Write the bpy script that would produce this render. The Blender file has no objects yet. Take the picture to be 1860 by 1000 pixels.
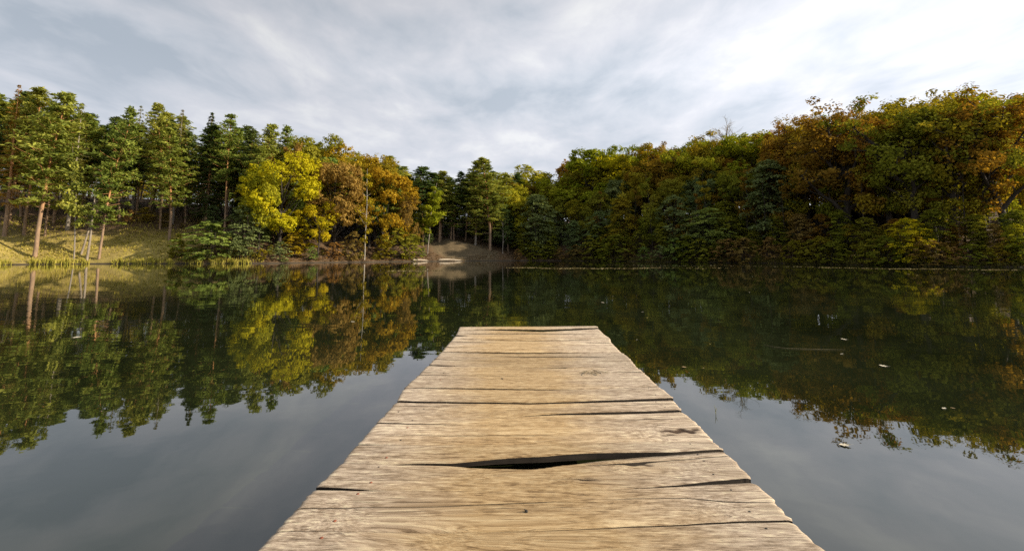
import bpy, math, random
import numpy as np
from mathutils import Vector, Matrix

random.seed(7)
S = bpy.context.scene
COL = S.collection
R = math.radians

# ------------------------------------------------------------------ helpers
def tag(o, label=None, cat=None, group=None, kind=None):
    if label: o['label'] = label
    if cat: o['category'] = cat
    if group: o['group'] = group
    if kind: o['kind'] = kind
    return o

def link(name, me, parent=None, mats=()):
    o = bpy.data.objects.new(name, me)
    COL.objects.link(o)
    for m in mats:
        me.materials.append(m)
    if parent: o.parent = parent
    return o

def empty(name, loc, rz=0):
    o = bpy.data.objects.new(name, None)
    COL.objects.link(o)
    o.empty_display_size = .3
    o.location = loc
    o.rotation_euler = (0, 0, rz)
    return o

def mesh_np(name, V, F, smooth=False):
    """V (n,3) array, F (m,k) int array of equal sized faces."""
    V = np.asarray(V, dtype=np.float32); F = np.asarray(F, dtype=np.int32)
    me = bpy.data.meshes.new(name)
    me.vertices.add(len(V)); me.vertices.foreach_set('co', V.ravel())
    k = F.shape[1]
    me.loops.add(F.size); me.loops.foreach_set('vertex_index', F.ravel())
    me.polygons.add(len(F))
    me.polygons.foreach_set('loop_start', np.arange(0, F.size, k, dtype=np.int32))
    me.polygons.foreach_set('loop_total', np.full(len(F), k, dtype=np.int32))
    if smooth:
        me.polygons.foreach_set('use_smooth', np.ones(len(F), dtype=bool))
    me.update(calc_edges=True)
    me.validate()
    return me

class Tubes:
    """collects tapered tubes into one mesh"""
    def __init__(s): s.V = []; s.F = []; s.n = 0
    def add(s, P, rad, k=6):
        P = np.asarray(P, float); n = len(P)
        rad = np.asarray(rad, float)
        T = np.gradient(P, axis=0)
        T /= np.linalg.norm(T, axis=1)[:, None] + 1e-9
        up = np.array([0, 0, 1.]) if abs(T[0][2]) < .9 else np.array([1., 0, 0])
        A = np.cross(T, up); A /= np.linalg.norm(A, axis=1)[:, None] + 1e-9
        B = np.cross(T, A)
        ph = np.arange(k) * 2 * math.pi / k
        ring = (A[:, None, :] * np.cos(ph)[None, :, None] + B[:, None, :] * np.sin(ph)[None, :, None])
        V = P[:, None, :] + ring * rad[:, None, None]
        s.V.append(V.reshape(-1, 3))
        i = np.arange(n - 1)[:, None] * k; j = np.arange(k)[None, :]
        a = i + j; b = i + (j + 1) % k
        F = np.stack([a, b, b + k, a + k], -1).reshape(-1, 4) + s.n
        s.F.append(F); s.n += n * k
    def build(s, name):
        return mesh_np(name, np.concatenate(s.V), np.concatenate(s.F), True)

class Leaves:
    """collects small leaf faces, each with a tint value"""
    def __init__(s, rng): s.rng = rng; s.C = []; s.A = []; s.B = []; s.T = []
    def add(s, C, N, L, W, tint, axis=None):
        """C centres, N normals, L length, W width; axis preferred long axis"""
        r = s.rng; n = len(C)
        N = N / (np.linalg.norm(N, axis=1)[:, None] + 1e-9)
        X = axis if axis is not None else r.normal(size=(n, 3))
        A = X - N * (X * N).sum(1)[:, None]
        A /= np.linalg.norm(A, axis=1)[:, None] + 1e-9
        B = np.cross(N, A)
        sc = r.uniform(.65, 1.35, n)[:, None]
        s.C.append(C); s.A.append(A * L * .5 * sc); s.B.append(B * W * .5 * sc)
        s.T.append(np.clip(tint, 0, 1))
    def build(s, name):
        C = np.concatenate(s.C); A = np.concatenate(s.A); B = np.concatenate(s.B); T = np.concatenate(s.T)
        n = len(C)
        V = np.stack([C + A, C + B + A * .12, C - A, C - B + A * .12], 1).reshape(-1, 3)
        me = mesh_np(name, V, np.arange(n * 4).reshape(-1, 4))
        at = me.attributes.new('tint', 'FLOAT', 'FACE')
        at.data.foreach_set('value', T.astype(np.float32))
        return me

def unit(v):
    v = np.asarray(v, float); return v / (np.linalg.norm(v) + 1e-9)

# ------------------------------------------------------------------ camera model
F_PX, P_Y, TH = 827.0, 368.3, math.atan((462 - 368.3) / 827.0)
CAM_Z, DECK = 1.55, 0.40

def ray(px, py):
    u = (px - 930) / F_PX; v = -(py - P_Y) / F_PX
    return np.array([u, math.cos(TH) - v * math.sin(TH), math.sin(TH) + v * math.cos(TH)])

def on_plane(px, py, z):
    r = ray(px, py); t = (z - CAM_Z) / r[2]
    return np.array([r[0] * t, r[1] * t, z])

# ------------------------------------------------------------------ node helpers
def new_mat(name):
    m = bpy.data.materials.new(name); m.use_nodes = True
    nt = m.node_tree; nt.nodes.clear()
    return m, nt

def N(nt, t, **kw):
    n = nt.nodes.new(t)
    for k, v in kw.items():
        if k == 'inp':
            for a, b in v.items(): n.inputs[a].default_value = b
        else: setattr(n, k, v)
    return n

def ramp(nt, stops, src=None, interp='LINEAR'):
    n = nt.nodes.new('ShaderNodeValToRGB'); cr = n.color_ramp; cr.interpolation = interp
    while len(cr.elements) > 1: cr.elements.remove(cr.elements[-1])
    cr.elements[0].position = stops[0][0]; cr.elements[0].color = (*stops[0][1], 1)
    for p, c in stops[1:]:
        e = cr.elements.new(p); e.color = (*c, 1)
    if src is not None: nt.links.new(src, n.inputs[0])
    return n

def math_n(nt, op, a, b=None, c=None, clamp=False):
    n = nt.nodes.new('ShaderNodeMath'); n.operation = op; n.use_clamp = clamp
    for i, v in enumerate((a, b, c)):
        if v is None: continue
        if isinstance(v, (int, float)): n.inputs[i].default_value = v
        else: nt.links.new(v, n.inputs[i])
    return n.outputs[0]

def mixc(nt, f, a, b, mode='MIX'):
    n = nt.nodes.new('ShaderNodeMix'); n.data_type = 'RGBA'; n.blend_type = mode
    for s, v in ((n.inputs[0], f), (n.inputs[6], a), (n.inputs[7], b)):
        if isinstance(v, (int, float)): s.default_value = v
        elif isinstance(v, tuple): s.default_value = (*v, 1)
        else: nt.links.new(v, s)
    return n.outputs[2]

def noise(nt, vec, scale, detail=4, rough=.55, dist=0., dims='3D'):
    n = nt.nodes.new('ShaderNodeTexNoise'); n.noise_dimensions = dims
    n.inputs['Scale'].default_value = scale; n.inputs['Detail'].default_value = detail
    n.inputs['Roughness'].default_value = rough; n.inputs['Distortion'].default_value = dist
    if vec is not None: nt.links.new(vec, n.inputs['Vector'])
    return n.outputs['Fac']

def vmul(nt, vec, v):
    n = nt.nodes.new('ShaderNodeVectorMath'); n.operation = 'MULTIPLY'
    nt.links.new(vec, n.inputs[0]); n.inputs[1].default_value = v
    return n.outputs[0]

# ------------------------------------------------------------------ materials
def leaf_mat(name, stops, trans=.35, var=.10):
    """stops: three albedo colours, dark, middle, light, picked leaf by leaf"""
    m, nt = new_mat(name)
    at = N(nt, 'ShaderNodeAttribute', attribute_name='tint')
    oi = N(nt, 'ShaderNodeObjectInfo')
    rp = ramp(nt, [(0, stops[0]), (.5, stops[1]), (1, stops[2])], at.outputs['Fac'])
    hs = N(nt, 'ShaderNodeHueSaturation')
    nt.links.new(rp.outputs[0], hs.inputs['Color'])
    h = math_n(nt, 'MULTIPLY_ADD', oi.outputs['Random'], var * .35, .5 - var * .175)
    v = math_n(nt, 'MULTIPLY_ADD', oi.outputs['Random'], -var * 2.4, 1 + var * 1.2)
    nt.links.new(h, hs.inputs['Hue']); nt.links.new(v, hs.inputs['Value'])
    d = N(nt, 'ShaderNodeBsdfDiffuse'); t = N(nt, 'ShaderNodeBsdfTranslucent')
    nt.links.new(hs.outputs[0], d.inputs['Color'])
    tc = mixc(nt, 1., hs.outputs[0], (1.25, 1.15, .6), 'MULTIPLY')
    nt.links.new(tc, t.inputs['Color'])
    mx = N(nt, 'ShaderNodeMixShader', inp={0: trans})
    nt.links.new(d.outputs[0], mx.inputs[1]); nt.links.new(t.outputs[0], mx.inputs[2])
    o = N(nt, 'ShaderNodeOutputMaterial'); nt.links.new(mx.outputs[0], o.inputs[0])
    return m

def bark_mat(name, lo, hi, upper=None, z0=6., z1=12., scale=5.):
    m, nt = new_mat(name)
    tc = N(nt, 'ShaderNodeTexCoord')
    f = noise(nt, vmul(nt, tc.outputs['Object'], (1, 1, .3)), scale, 5, .65)
    c = ramp(nt, [(.3, lo), (.7, hi)], f).outputs[0]
    if upper:
        sp = N(nt, 'ShaderNodeSeparateXYZ'); nt.links.new(tc.outputs['Object'], sp.inputs[0])
        mr = N(nt, 'ShaderNodeMapRange', inp={1: z0, 2: z1})
        nt.links.new(sp.outputs['Z'], mr.inputs[0])
        up = ramp(nt, [(.3, tuple(x * .7 for x in upper)), (.7, upper)], f).outputs[0]
        c = mixc(nt, mr.outputs[0], c, up)
    b = N(nt, 'ShaderNodeBsdfPrincipled', inp={'Roughness': .9})
    nt.links.new(c, b.inputs['Base Color'])
    bp = N(nt, 'ShaderNodeBump', inp={'Strength': .6, 'Distance': .05}); nt.links.new(f, bp.inputs['Height'])
    nt.links.new(bp.outputs[0], b.inputs['Normal'])
    o = N(nt, 'ShaderNodeOutputMaterial'); nt.links.new(b.outputs[0], o.inputs[0])
    return m

def plain_mat(name, lo, hi, scale=8., rough=.8, stretch=(1, 1, 1)):
    m, nt = new_mat(name)
    tc = N(nt, 'ShaderNodeTexCoord')
    f = noise(nt, vmul(nt, tc.outputs['Object'], stretch), scale, 5, .6)
    c = ramp(nt, [(.3, lo), (.7, hi)], f).outputs[0]
    b = N(nt, 'ShaderNodeBsdfPrincipled', inp={'Roughness': rough})
    nt.links.new(c, b.inputs['Base Color'])
    o = N(nt, 'ShaderNodeOutputMaterial'); nt.links.new(b.outputs[0], o.inputs[0])
    return m

LM = {
 'pine':   leaf_mat('pine_needles', [(0.1125, 0.1491, 0.0324), (0.255, 0.2911, 0.054), (0.435, 0.4402, 0.081)], 0.32),
 'pined':  leaf_mat('dark_pine_needles', [(0.0473, 0.0806, 0.026), (0.108, 0.1534, 0.0416), (0.2025, 0.234, 0.0598)], .25),
 'spruce': leaf_mat('spruce_needles', [(0.042, 0.066, 0.0216), (0.096, 0.12, 0.0312), (0.18, 0.18, 0.042)], .2),
 'larch':  leaf_mat('larch_needles', [(.11, .12, .028), (.23, .22, .045), (.36, .32, .07)], .35),
 'larcho': leaf_mat('orange_larch_needles', [(.18, .10, .02), (.36, .20, .035), (.48, .30, .05)], .35),
 'yellow': leaf_mat('yellow_leaves', [(0.15, 0.17, 0.008), (0.46, 0.41, 0.014), (0.7, 0.6, 0.03)], 0.38),
 'ygreen': leaf_mat('yellow_green_leaves', [(.16, .19, .014), (.32, .34, .022), (.50, .49, .04)], .42),
 'gold': leaf_mat('golden_leaves', [(0.17, 0.12, 0.01), (0.38, 0.28, 0.018), (0.58, 0.45, 0.04)], 0.42),
 'orange': leaf_mat('orange_brown_leaves', [(0.15, 0.085, 0.022), (0.36, 0.205, 0.055), (0.52, 0.33, 0.095)], 0.36),
 'olive':  leaf_mat('olive_leaves', [(0.1105, 0.1235, 0.0156), (0.247, 0.2535, 0.026), (0.416, 0.403, 0.052)], .42),
 'ogold':  leaf_mat('olive_gold_leaves', [(0.131, 0.1196, 0.0125), (0.3089, 0.26, 0.0229), (0.4867, 0.4056, 0.0416)], .46),
 'rust':   leaf_mat('rust_leaves', [(0.1591, 0.0884, 0.0146), (0.3463, 0.1976, 0.027), (0.5054, 0.3224, 0.0468)], .44),
 'amber':  leaf_mat('amber_oak_leaves', [(.12, .078, .014), (.28, .175, .026), (.44, .29, .05)], .44),
 'green':  leaf_mat('green_leaves', [(0.105, 0.161, 0.0336), (0.224, 0.301, 0.063), (0.378, 0.462, 0.112)], .38),
 'ggreen': leaf_mat('grey_green_leaves', [(0.091, 0.1235, 0.0455), (0.182, 0.2275, 0.078), (0.286, 0.338, 0.1235)], .33),
 'brown':  leaf_mat('withered_leaves', [(0.143, 0.091, 0.026), (0.286, 0.1885, 0.052), (0.442, 0.325, 0.104)], .33),
}
BK = {
 'pine':  bark_mat('pine_bark', (.17, .12, .08), (.36, .235, .14), (.60, .29, .11), 5, 11),
 'oak':   bark_mat('oak_bark', (.022, .018, .013), (.065, .05, .036)),
 'grey':  bark_mat('grey_bark', (.15, .13, .105), (.36, .31, .25)),
 'birch': bark_mat('pale_bark', (.20, .18, .15), (.50, .46, .38)),
 'dead':  bark_mat('dead_wood', (.16, .13, .10), (.36, .30, .23)),
}

# ------------------------------------------------------------------ tree shapes
def bend(p0, d, L, n, rng, up=.0, wob=.12):
    """a wandering branch path"""
    P = [np.asarray(p0, float)]; d = unit(d)
    for i in range(n):
        d = unit(d + rng.normal(size=3) * wob + np.array([0, 0, up]))
        P.append(P[-1] + d * L / n)
    return np.array(P)

def clump(lv, c, rad, n, L, W, tint, rng, flat=.75, upb=.5, out=None):
    d = rng.normal(size=(n, 3)); d /= np.linalg.norm(d, axis=1)[:, None]
    rr = rng.uniform(.25, 1, n) ** .55
    off = d * rr[:, None] * rad * np.array([1, 1, flat])
    Nn = d * .9 + np.array([0, 0, upb]) + rng.normal(size=(n, 3)) * .45
    if out is not None: Nn = Nn + out * .7
    lv.add(c + off, Nn, L, W, tint + rng.normal(size=n) * .17)

def make_oak(seed, H=20., spread=.36, start=.30, limbs=9, leaves=64, lsize=.31, lean=0., limb=1., el0=18):
    """open crowned broadleaf: forked limbs that show between leaf clumps"""
    rng = np.random.default_rng(seed)
    tb = Tubes(); lv = Leaves(rng)
    tp = bend((0, 0, -.6), (lean, 0, 1), H * .66, 9, rng, .10, .055)
    r0 = H * .019
    tb.add(tp, np.linspace(r0 * 1.25, r0 * .35, len(tp)), 8)
    ends = []
    a0 = rng.uniform(0, 6.3)
    for i in range(limbs):
        t = start + (.97 - start) * (i / max(1, limbs - 1)) ** .9
        k = t * (len(tp) - 1); k0 = min(int(k), len(tp) - 2)
        p = tp[k0] + (tp[k0 + 1] - tp[k0]) * (k - k0)
        a = a0 + i * 2.4 + rng.normal() * .3
        el = R(el0 + (63 - el0 * .6 - 7) * (i / limbs) + rng.normal() * 9)
        ln = H * spread * rng.uniform(.8, 1.15) * (1 - .30 * abs(i / limbs - .35))
        d = (math.cos(a) * math.cos(el), math.sin(a) * math.cos(el), math.sin(el))
        lp = bend(p, d, ln, 6, rng, .09, .17)
        lr = r0 * rng.uniform(.32, .48) * limb
        tb.add(lp, np.linspace(lr, lr * .25, len(lp)), 5)
        for j in range(6):
            q = lp[min(len(lp) - 1, 2 + j * 4 // 5)]
            d2 = unit(unit(lp[-1] - lp[0]) * .7 + rng.normal(size=3) * .75 + np.array([0, 0, .35]))
            sp = bend(q, d2, ln * rng.uniform(.25, .5), 4, rng, .05, .25)
            tb.add(sp, np.linspace(lr * .32, lr * .08, len(sp)), 4)
            for k in range(3):
                d3 = unit(d2 + rng.normal(size=3) * .9)
                q3 = sp[2 + k % 3]
                tp3 = bend(q3, d3, ln * rng.uniform(.12, .24), 2, rng, .05, .2)
                tb.add(tp3, np.linspace(lr * .12, lr * .04, 3), 3)
                ends.append(tp3[-1])
            ends.append(sp[-1])
    cen = np.mean(ends, axis=0)
    for e in ends:
        ct = .45 + rng.normal() * .18
        clump(lv, np.asarray(e), H * rng.uniform(.030, .058), int(leaves * rng.uniform(.6, 1.3)), lsize, lsize * .8, ct, rng, .7, .35, unit(e - cen))
    zt = max(float(np.max(x[:, 2])) for x in lv.C)
    return tb.build('trunk'), lv.build('crown'), zt

def make_dense(seed, H=18., base=.22, width=.34, lobes=17, per=42, n=19, lsize=.33, topb=.0):
    """full crowned broadleaf: lobes of leaf clumps round a forked trunk"""
    rng = np.random.default_rng(seed)
    tb = Tubes(); lv = Leaves(rng)
    tp = bend((0, 0, -.6), (0, 0, 1), H * .8, 8, rng, .1, .05)
    r0 = H * .017
    tb.add(tp, np.linspace(r0 * 1.2, r0 * .2, len(tp)), 7)
    cz = H * (base + 1) / 2; hz = H * (1 - base) / 2
    for i in range(lobes):
        z = rng.uniform(-.95, .82) if i > 2 else (.8, .55, .6)[i]
        a = i * 2.4 + rng.normal() * .4
        rr = math.sqrt(max(0, 1 - z * z)) ** .8 * rng.uniform(.5, .85)
        lc = np.array([math.cos(a) * rr * H * width, math.sin(a) * rr * H * width, cz + z * hz * .86])
        lr = H * rng.uniform(.075, .15)
        kk = min(len(tp) - 1, max(2, int((lc[2] / H - .18) * len(tp))))
        br = np.array([tp[kk], (tp[kk] + lc) / 2 + np.array([0, 0, -.3]), lc])
        tb.add(br, [r0 * .4, r0 * .25, r0 * .1], 5)
        lt = .5 + rng.normal() * .12
        for j in range(per):
            d = unit(rng.normal(size=3) + np.array([math.cos(a) * .5, math.sin(a) * .5, .25]))
            c = lc + d * lr * rng.uniform(.75, 1.12) * np.array([1.1, 1.1, .8])
            if c[2] < H * .08: continue
            clump(lv, c, H * rng.uniform(.020, .044), n, lsize, lsize * .8, lt + rng.normal() * .12, rng, .65, .45, d)
    zt = max(float(np.max(x[:, 2])) for x in lv.C)
    return tb.build('trunk'), lv.build('crown'), zt

def make_layered(seed, H=9., width=.42, plates=95, n=40, lsize=.27, base=.04, stems=3):
    """shrubby understorey tree with flat layered sprays down to the ground"""
    rng = np.random.default_rng(seed)
    tb = Tubes(); lv = Leaves(rng)
    for s in range(stems):
        a = rng.uniform(0, 6.3)
        p = bend((math.cos(a) * .3, math.sin(a) * .3, -.4), (math.cos(a) * .25, math.sin(a) * .25, 1), H * .85, 6, rng, .05, .1)
        tb.add(p, np.linspace(H * .011, H * .002, len(p)), 5)
    for i in range(plates):
        t = rng.uniform(0, 1) ** .85
        z = H * (base + (1 - base) * t)
        prof = math.sqrt(max(.0, 1 - (max(0, t - .30) / .72) ** 2)) * (.72 + .28 * min(1, t / .3))
        rad = H * width * prof * rng.uniform(.25, 1.15)
        a = rng.uniform(0, 6.3)
        c = np.array([math.cos(a) * rad, math.sin(a) * rad, z])
        pr = H * rng.uniform(.05, .12) * (1.1 - .4 * t)
        if i % 3 == 0:
            tb.add(np.array([[0, 0, z * .8], c * np.array([.5, .5, 1]) + np.array([0, 0, -.1 * H * .3]), c]), [H * .005, H * .003, H * .001], 4)
        th = rng.uniform(0, 6.3, n); r2 = np.sqrt(rng.uniform(0, 1, n)) * pr
        out = np.array([math.cos(a), math.sin(a), 0])
        off = np.stack([np.cos(th) * r2, np.sin(th) * r2, rng.normal(size=n) * .10 * pr], 1)
        off[:, 2] -= (off @ out) * rng.uniform(.1, .45)
        Nn = np.array([0, 0, 1.]) + out * .35 + rng.normal(size=(n, 3)) * .45
        lv.add(c + off, Nn, lsize, lsize * .75, .5 + rng.normal() * .16 + rng.normal(size=n) * .14)
    zt = max(float(np.max(x[:, 2])) for x in lv.C)
    return tb.build('trunk'), lv.build('crown'), zt

def make_pine(seed, H=24., start=.42, width=.15, lean=0., whorls=17, dead=True, n=70, kink=.03, girth=.0078):
    rng = np.random.default_rng(seed)
    tb = Tubes(); lv = Leaves(rng)
    tp = bend((0, 0, -.6), (lean, 0, 1), H * .985 + .6, 12, rng, .06, kink)
    r0 = H * girth
    tb.add(tp, np.linspace(r0 * 1.15, r0 * .16, len(tp)), 8)
    def at(t):
        k = t * (len(tp) - 1); k0 = min(int(k), len(tp) - 2)
        return tp[k0] + (tp[k0 + 1] - tp[k0]) * (k - k0)
    def plate(c, rr, m, tint, out):
        th = rng.uniform(0, 6.3, m); r2 = np.sqrt(rng.uniform(0, 1, m)) * rr
        off = np.stack([np.cos(th) * r2, np.sin(th) * r2, rng.normal(size=m) * rr * .17], 1)
        off[:, 2] += .16 * rr * (1 - (r2 / rr) ** 2)
        ax = off * .8 + np.array([0, 0, .35 * rr]) + out * .4 * rr + rng.normal(size=(m, 3)) * .4 * rr
        Nn = rng.normal(size=(m, 3)) * .55 + np.array([0, 0, .9]) + out * .3
        lv.add(c + off, Nn, .58, .19, tint + rng.normal(size=m) * .17, ax)
    for w in range(whorls):
        t = start + (1 - start) * (w / (whorls - 1)) ** .92
        xx = (1 - t) / (1 - start); prof = (.10 + .90 * math.sin(min(1, xx * 1.3) * math.pi / 2)) * (1 - .40 * max(0, xx - .55) / .45)
        nb = int(rng.integers(4, 7))
        a0 = rng.uniform(0, 6.3)
        for b in range(nb):
            if w < 4 and rng.uniform() < .35: continue
            tt = min(.995, t + rng.uniform(-.018, .018))
            p = at(tt); a = a0 + b * 6.283 / nb + rng.normal() * .25
            ln = H * width * prof * rng.uniform(.6, 1.2) + .25
            el = R(rng.uniform(-12, 22) + 38 * max(0, (t - .75) / .25))
            d = np.array([math.cos(a) * math.cos(el), math.sin(a) * math.cos(el), math.sin(el)])
            bp = bend(p, d, ln, 4, rng, .09, .12)
            tb.add(bp, np.linspace(r0 * .26 * (1.2 - t), .012, len(bp)), 4)
            ct = .5 + rng.normal() * .15
            out = np.array([math.cos(a), math.sin(a), 0.])
            npl = 2 + int(ln > 1.6) + int(ln > 2.6)
            for q in range(npl):
                s = 1 - q * .28
                c = bp[0] + (bp[-1] - bp[0]) * s + rng.normal(size=3) * np.array([.35, .35, .18]) * min(1, ln * .4)
                plate(c, rng.uniform(.6, 1.05) * (.55 + .45 * prof) * (1 if q == 0 else .8), int(n * .34), ct, out)
    plate(tp[-1], .5, n // 3, .55, np.zeros(3))
    if dead:
        for i in range(11):
            t = rng.uniform(start * .35, start * 1.05); a = rng.uniform(0, 6.3)
            bp = bend(at(t), (math.cos(a), math.sin(a), rng.uniform(-.3, .1)), rng.uniform(.5, 1.9), 3, rng, -.03, .15)
            tb.add(bp, [.03, .024, .017, .008], 3)
    zt = max(float(np.max(x[:, 2])) for x in lv.C)
    return tb.build('trunk'), lv.build('crown'), zt

def make_conic(seed, H=22., start=.10, width=.17, rows=30, droop=.35, n=40, ln_=.55, wid=.16, sparse=1.):
    """spruce or larch: a cone of drooping branches"""
    rng = np.random.default_rng(seed)
    tb = Tubes(); lv = Leaves(rng)
    tp = bend((0, 0, -.6), (0, 0, 1), H + .6, 8, rng, .1, .012)
    r0 = H * .011
    tb.add(tp, np.linspace(r0 * 1.2, .015, len(tp)), 7)
    for w in range(rows):
        t = start + (1 - start) * (w / (rows - 1))
        R_ = H * width * (1 - t) ** .8 * (1.05 if t > start + .12 else .8)
        nb = max(4, int((9 - 4 * t) * sparse)); a0 = rng.uniform(0, 6.3)
        for b in range(nb):
            a = a0 + b * 6.283 / nb + rng.normal() * .3
            ln = R_ * rng.uniform(.65, 1.18) + .18
            out = np.array([math.cos(a), math.sin(a), 0.])
            p = np.array([0, 0, t * H]) + np.array([tp[-1][0], tp[-1][1], 0]) * t
            s = np.linspace(0, 1, 4)
            bp = p + out * (s * ln)[:, None] + np.array([0, 0, 1.]) * (-(droop * ln) * s + .30 * droop * ln * s ** 3)[:, None]
            tb.add(bp, np.linspace(.05 * (1.1 - t), .008, 4), 3)
            m = int(n * (.25 + .75 * ln / (H * width)))
            u = rng.uniform(.12, 1, m) ** .7
            c = p + out * (u * ln)[:, None] + np.array([0, 0, 1.]) * (-(droop * ln) * u + .30 * droop * ln * u ** 3)[:, None]
            side = np.array([-math.sin(a), math.cos(a), 0])
            c = c + side * (rng.normal(size=m) * .17 * ln * (1.15 - u))[:, None] + np.array([0, 0, 1.]) * (-np.abs(rng.normal(size=m)) * .20)[:, None]
            ax = out * .8 + side * rng.normal(size=m)[:, None] * .7 + np.array([0, 0, -.35]) + rng.normal(size=(m, 3)) * .25
            Nn = np.array([0, 0, 1.]) + out * .5 + rng.normal(size=(m, 3)) * .5
            lv.add(c, Nn, ln_, wid, .45 + rng.normal() * .13 + rng.normal(size=m) * .15, ax)
    return tb.build('trunk'), lv.build('crown'), H

def make_slender(seed, H=14., lean=.05, fol=.5, n=60, lsize=.3, width=.13):
    """thin pale stemmed tree with scant foliage"""
    rng = np.random.default_rng(seed)
    tb = Tubes(); lv = Leaves(rng)
    tp = bend((0, 0, -.5), (lean, 0, 1), H + .4, 10, rng, .04, .04)
    tb.add(tp, np.linspace(H * .0066, .02, len(tp)), 7)
    for i in range(24):
        t = rng.uniform(.28, .97); k = int(t * (len(tp) - 1)); a = rng.uniform(0, 6.3)
        ln = H * width * (1.25 - t) * rng.uniform(.6, 1.4)
        bp = bend(tp[k], (math.cos(a), math.sin(a), .7), ln, 4, rng, .06, .16)
        tb.add(bp, np.linspace(.035, .008, len(bp)), 4)
        if rng.uniform() < fol:
            for q in (2, 3, 4):
                clump(lv, bp[q], ln * .32 + .25, n // 3, lsize, lsize * .75, .5 + rng.normal() * .15, rng, .8, .3)
    return tb.build('trunk'), lv.build('crown'), H

def make_bare(seed, H=16., dead=False, lean=0., low=.35):
    """leafless: trunk mesh and a mesh of bare branches"""
    rng = np.random.default_rng(seed)
    tb = Tubes(); bb = tb
    tp = bend((0, 0, -.5), (lean, 0, 1), H * (.95 if dead else .86), 9, rng, .03 if dead else .1, .03)
    r0 = H * (.012 if dead else .012)
    tb.add(tp, np.linspace(r0 * 1.2, r0 * .25, len(tp)), 7)
    if dead:
        for i in range(34):
            t = rng.uniform(low, .98); k = int(t * (len(tp) - 1)); a = rng.uniform(0, 6.3)
            bp = bend(tp[k], (math.cos(a), math.sin(a), rng.uniform(-.35, .35)), rng.uniform(.7, 2.6), 4, rng, -.02, .17)
            bb.add(bp, np.linspace(.035, .008, 5), 3)
    else:
        def grow(p, d, ln, r, lev):
            bp = bend(p, d, ln, 4, rng, .05, .14)
            bb.add(bp, np.linspace(r, r * .45, 5), 4 if lev < 2 else 3)
            if lev < 4:
                for q in range(4):
                    grow(bp[1 + q], unit(unit(bp[-1] - bp[0]) + rng.normal(size=3) * .55), ln * rng.uniform(.5, .68), r * .55, lev + 1)
        for i in range(13):
            t = low + (1 - low) * i / 12; k = min(len(tp) - 1, int(t * (len(tp) - 1)))
            a = i * 2.4; el = .25 + 1.1 * i / 12
            grow(tp[k], (math.cos(a) * math.cos(el), math.sin(a) * math.cos(el), math.sin(el)), H * .095, r0 * .24, 1)
    zt = float(np.max(np.concatenate(tb.V)[:, 2]))
    return tb.build('trunk'), None, zt

PROTO = {}
def proto(kind, i, fn, *a, **k): PROTO[(kind, i)] = fn(*a, **k)
for i, (sp, st, lb) in enumerate([(.36, .40, 9), (.33, .45, 9), (.40, .34, 10), (.30, .50, 8)]): proto('oak', i, make_oak, 100 + i, 20., sp, st, lb)
proto('oak', 4, make_oak, 150, 20., .40, .40, 11, 52, .31, 0., 1.9, 40)
proto('oak', 5, make_oak, 156, 20., .34, .46, 10, 52, .31, .05, 1.9, 44)
for i, (b, w, lo) in enumerate([(.20, .33, 18), (.14, .30, 20), (.28, .36, 17), (.10, .26, 19), (.25, .30, 22)]): proto('dense', i, make_dense, 200 + i, 18., b, w, lo)
for i, (w, p) in enumerate([(.36, 190), (.30, 190), (.42, 180), (.26, 190)]): proto('layered', i, make_layered, 300 + i, 9., w, p)
for i, (w, p) in enumerate([(.55, 60), (.70, 60), (.48, 55)]): proto('bush', i, make_layered, 340 + i, 4., w, p + 50, 36, .24, -.02, 4)
for i, (st, w, ln, wh) in enumerate([(.40, .15, 0, 17), (.30, .15, .05, 19), (.46, .13, -.03, 15), (.22, .15, 0, 21), (.34, .12, .03, 17), (.36, .17, 0, 17)]): proto('pine', i, make_pine, 400 + i, 24., st, w, ln, wh, True, 70, .03, .0085 if i == 1 else .0075)
for i in range(2): proto('spruce', i, make_conic, 500 + i, 22., .12, .17, 32, .42, 46)
for i in range(2): proto('larch', i, make_conic, 520 + i, 22., .22, .14, 26, .22, 26, .42, .13, .9)
proto('slender', 0, make_slender, 600, 14., .03, .35, 60)
proto('slender', 1, make_slender, 601, 12., -.02, .8, 90)
proto('slender', 2, make_slender, 602, 14., .02, .95, 150, .34, .15)
proto('slender', 3, make_slender, 603, 16., .03, .45, 110, .32, .16)
proto('slender', 4, make_slender, 604, 16., -.05, .55, 110, .32, .14)
proto('bare', 0, make_bare, 700, 16., False, 0., .80)
proto('dead', 0, make_bare, 710, 15., True, .10, .30)
proto('dead', 1, make_bare, 711, 15., True, .28, .35)

NAME = {'oak': 'oak_tree', 'dense': 'broadleaf_tree', 'layered': 'young_tree', 'bush': 'bush', 'pine': 'pine_tree', 'spruce': 'spruce_tree',
        'larch': 'larch_tree', 'slender': 'slender_tree', 'bare': 'bare_tree', 'dead': 'dead_tree'}
CAT = {'bush': 'bush'}

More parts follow.
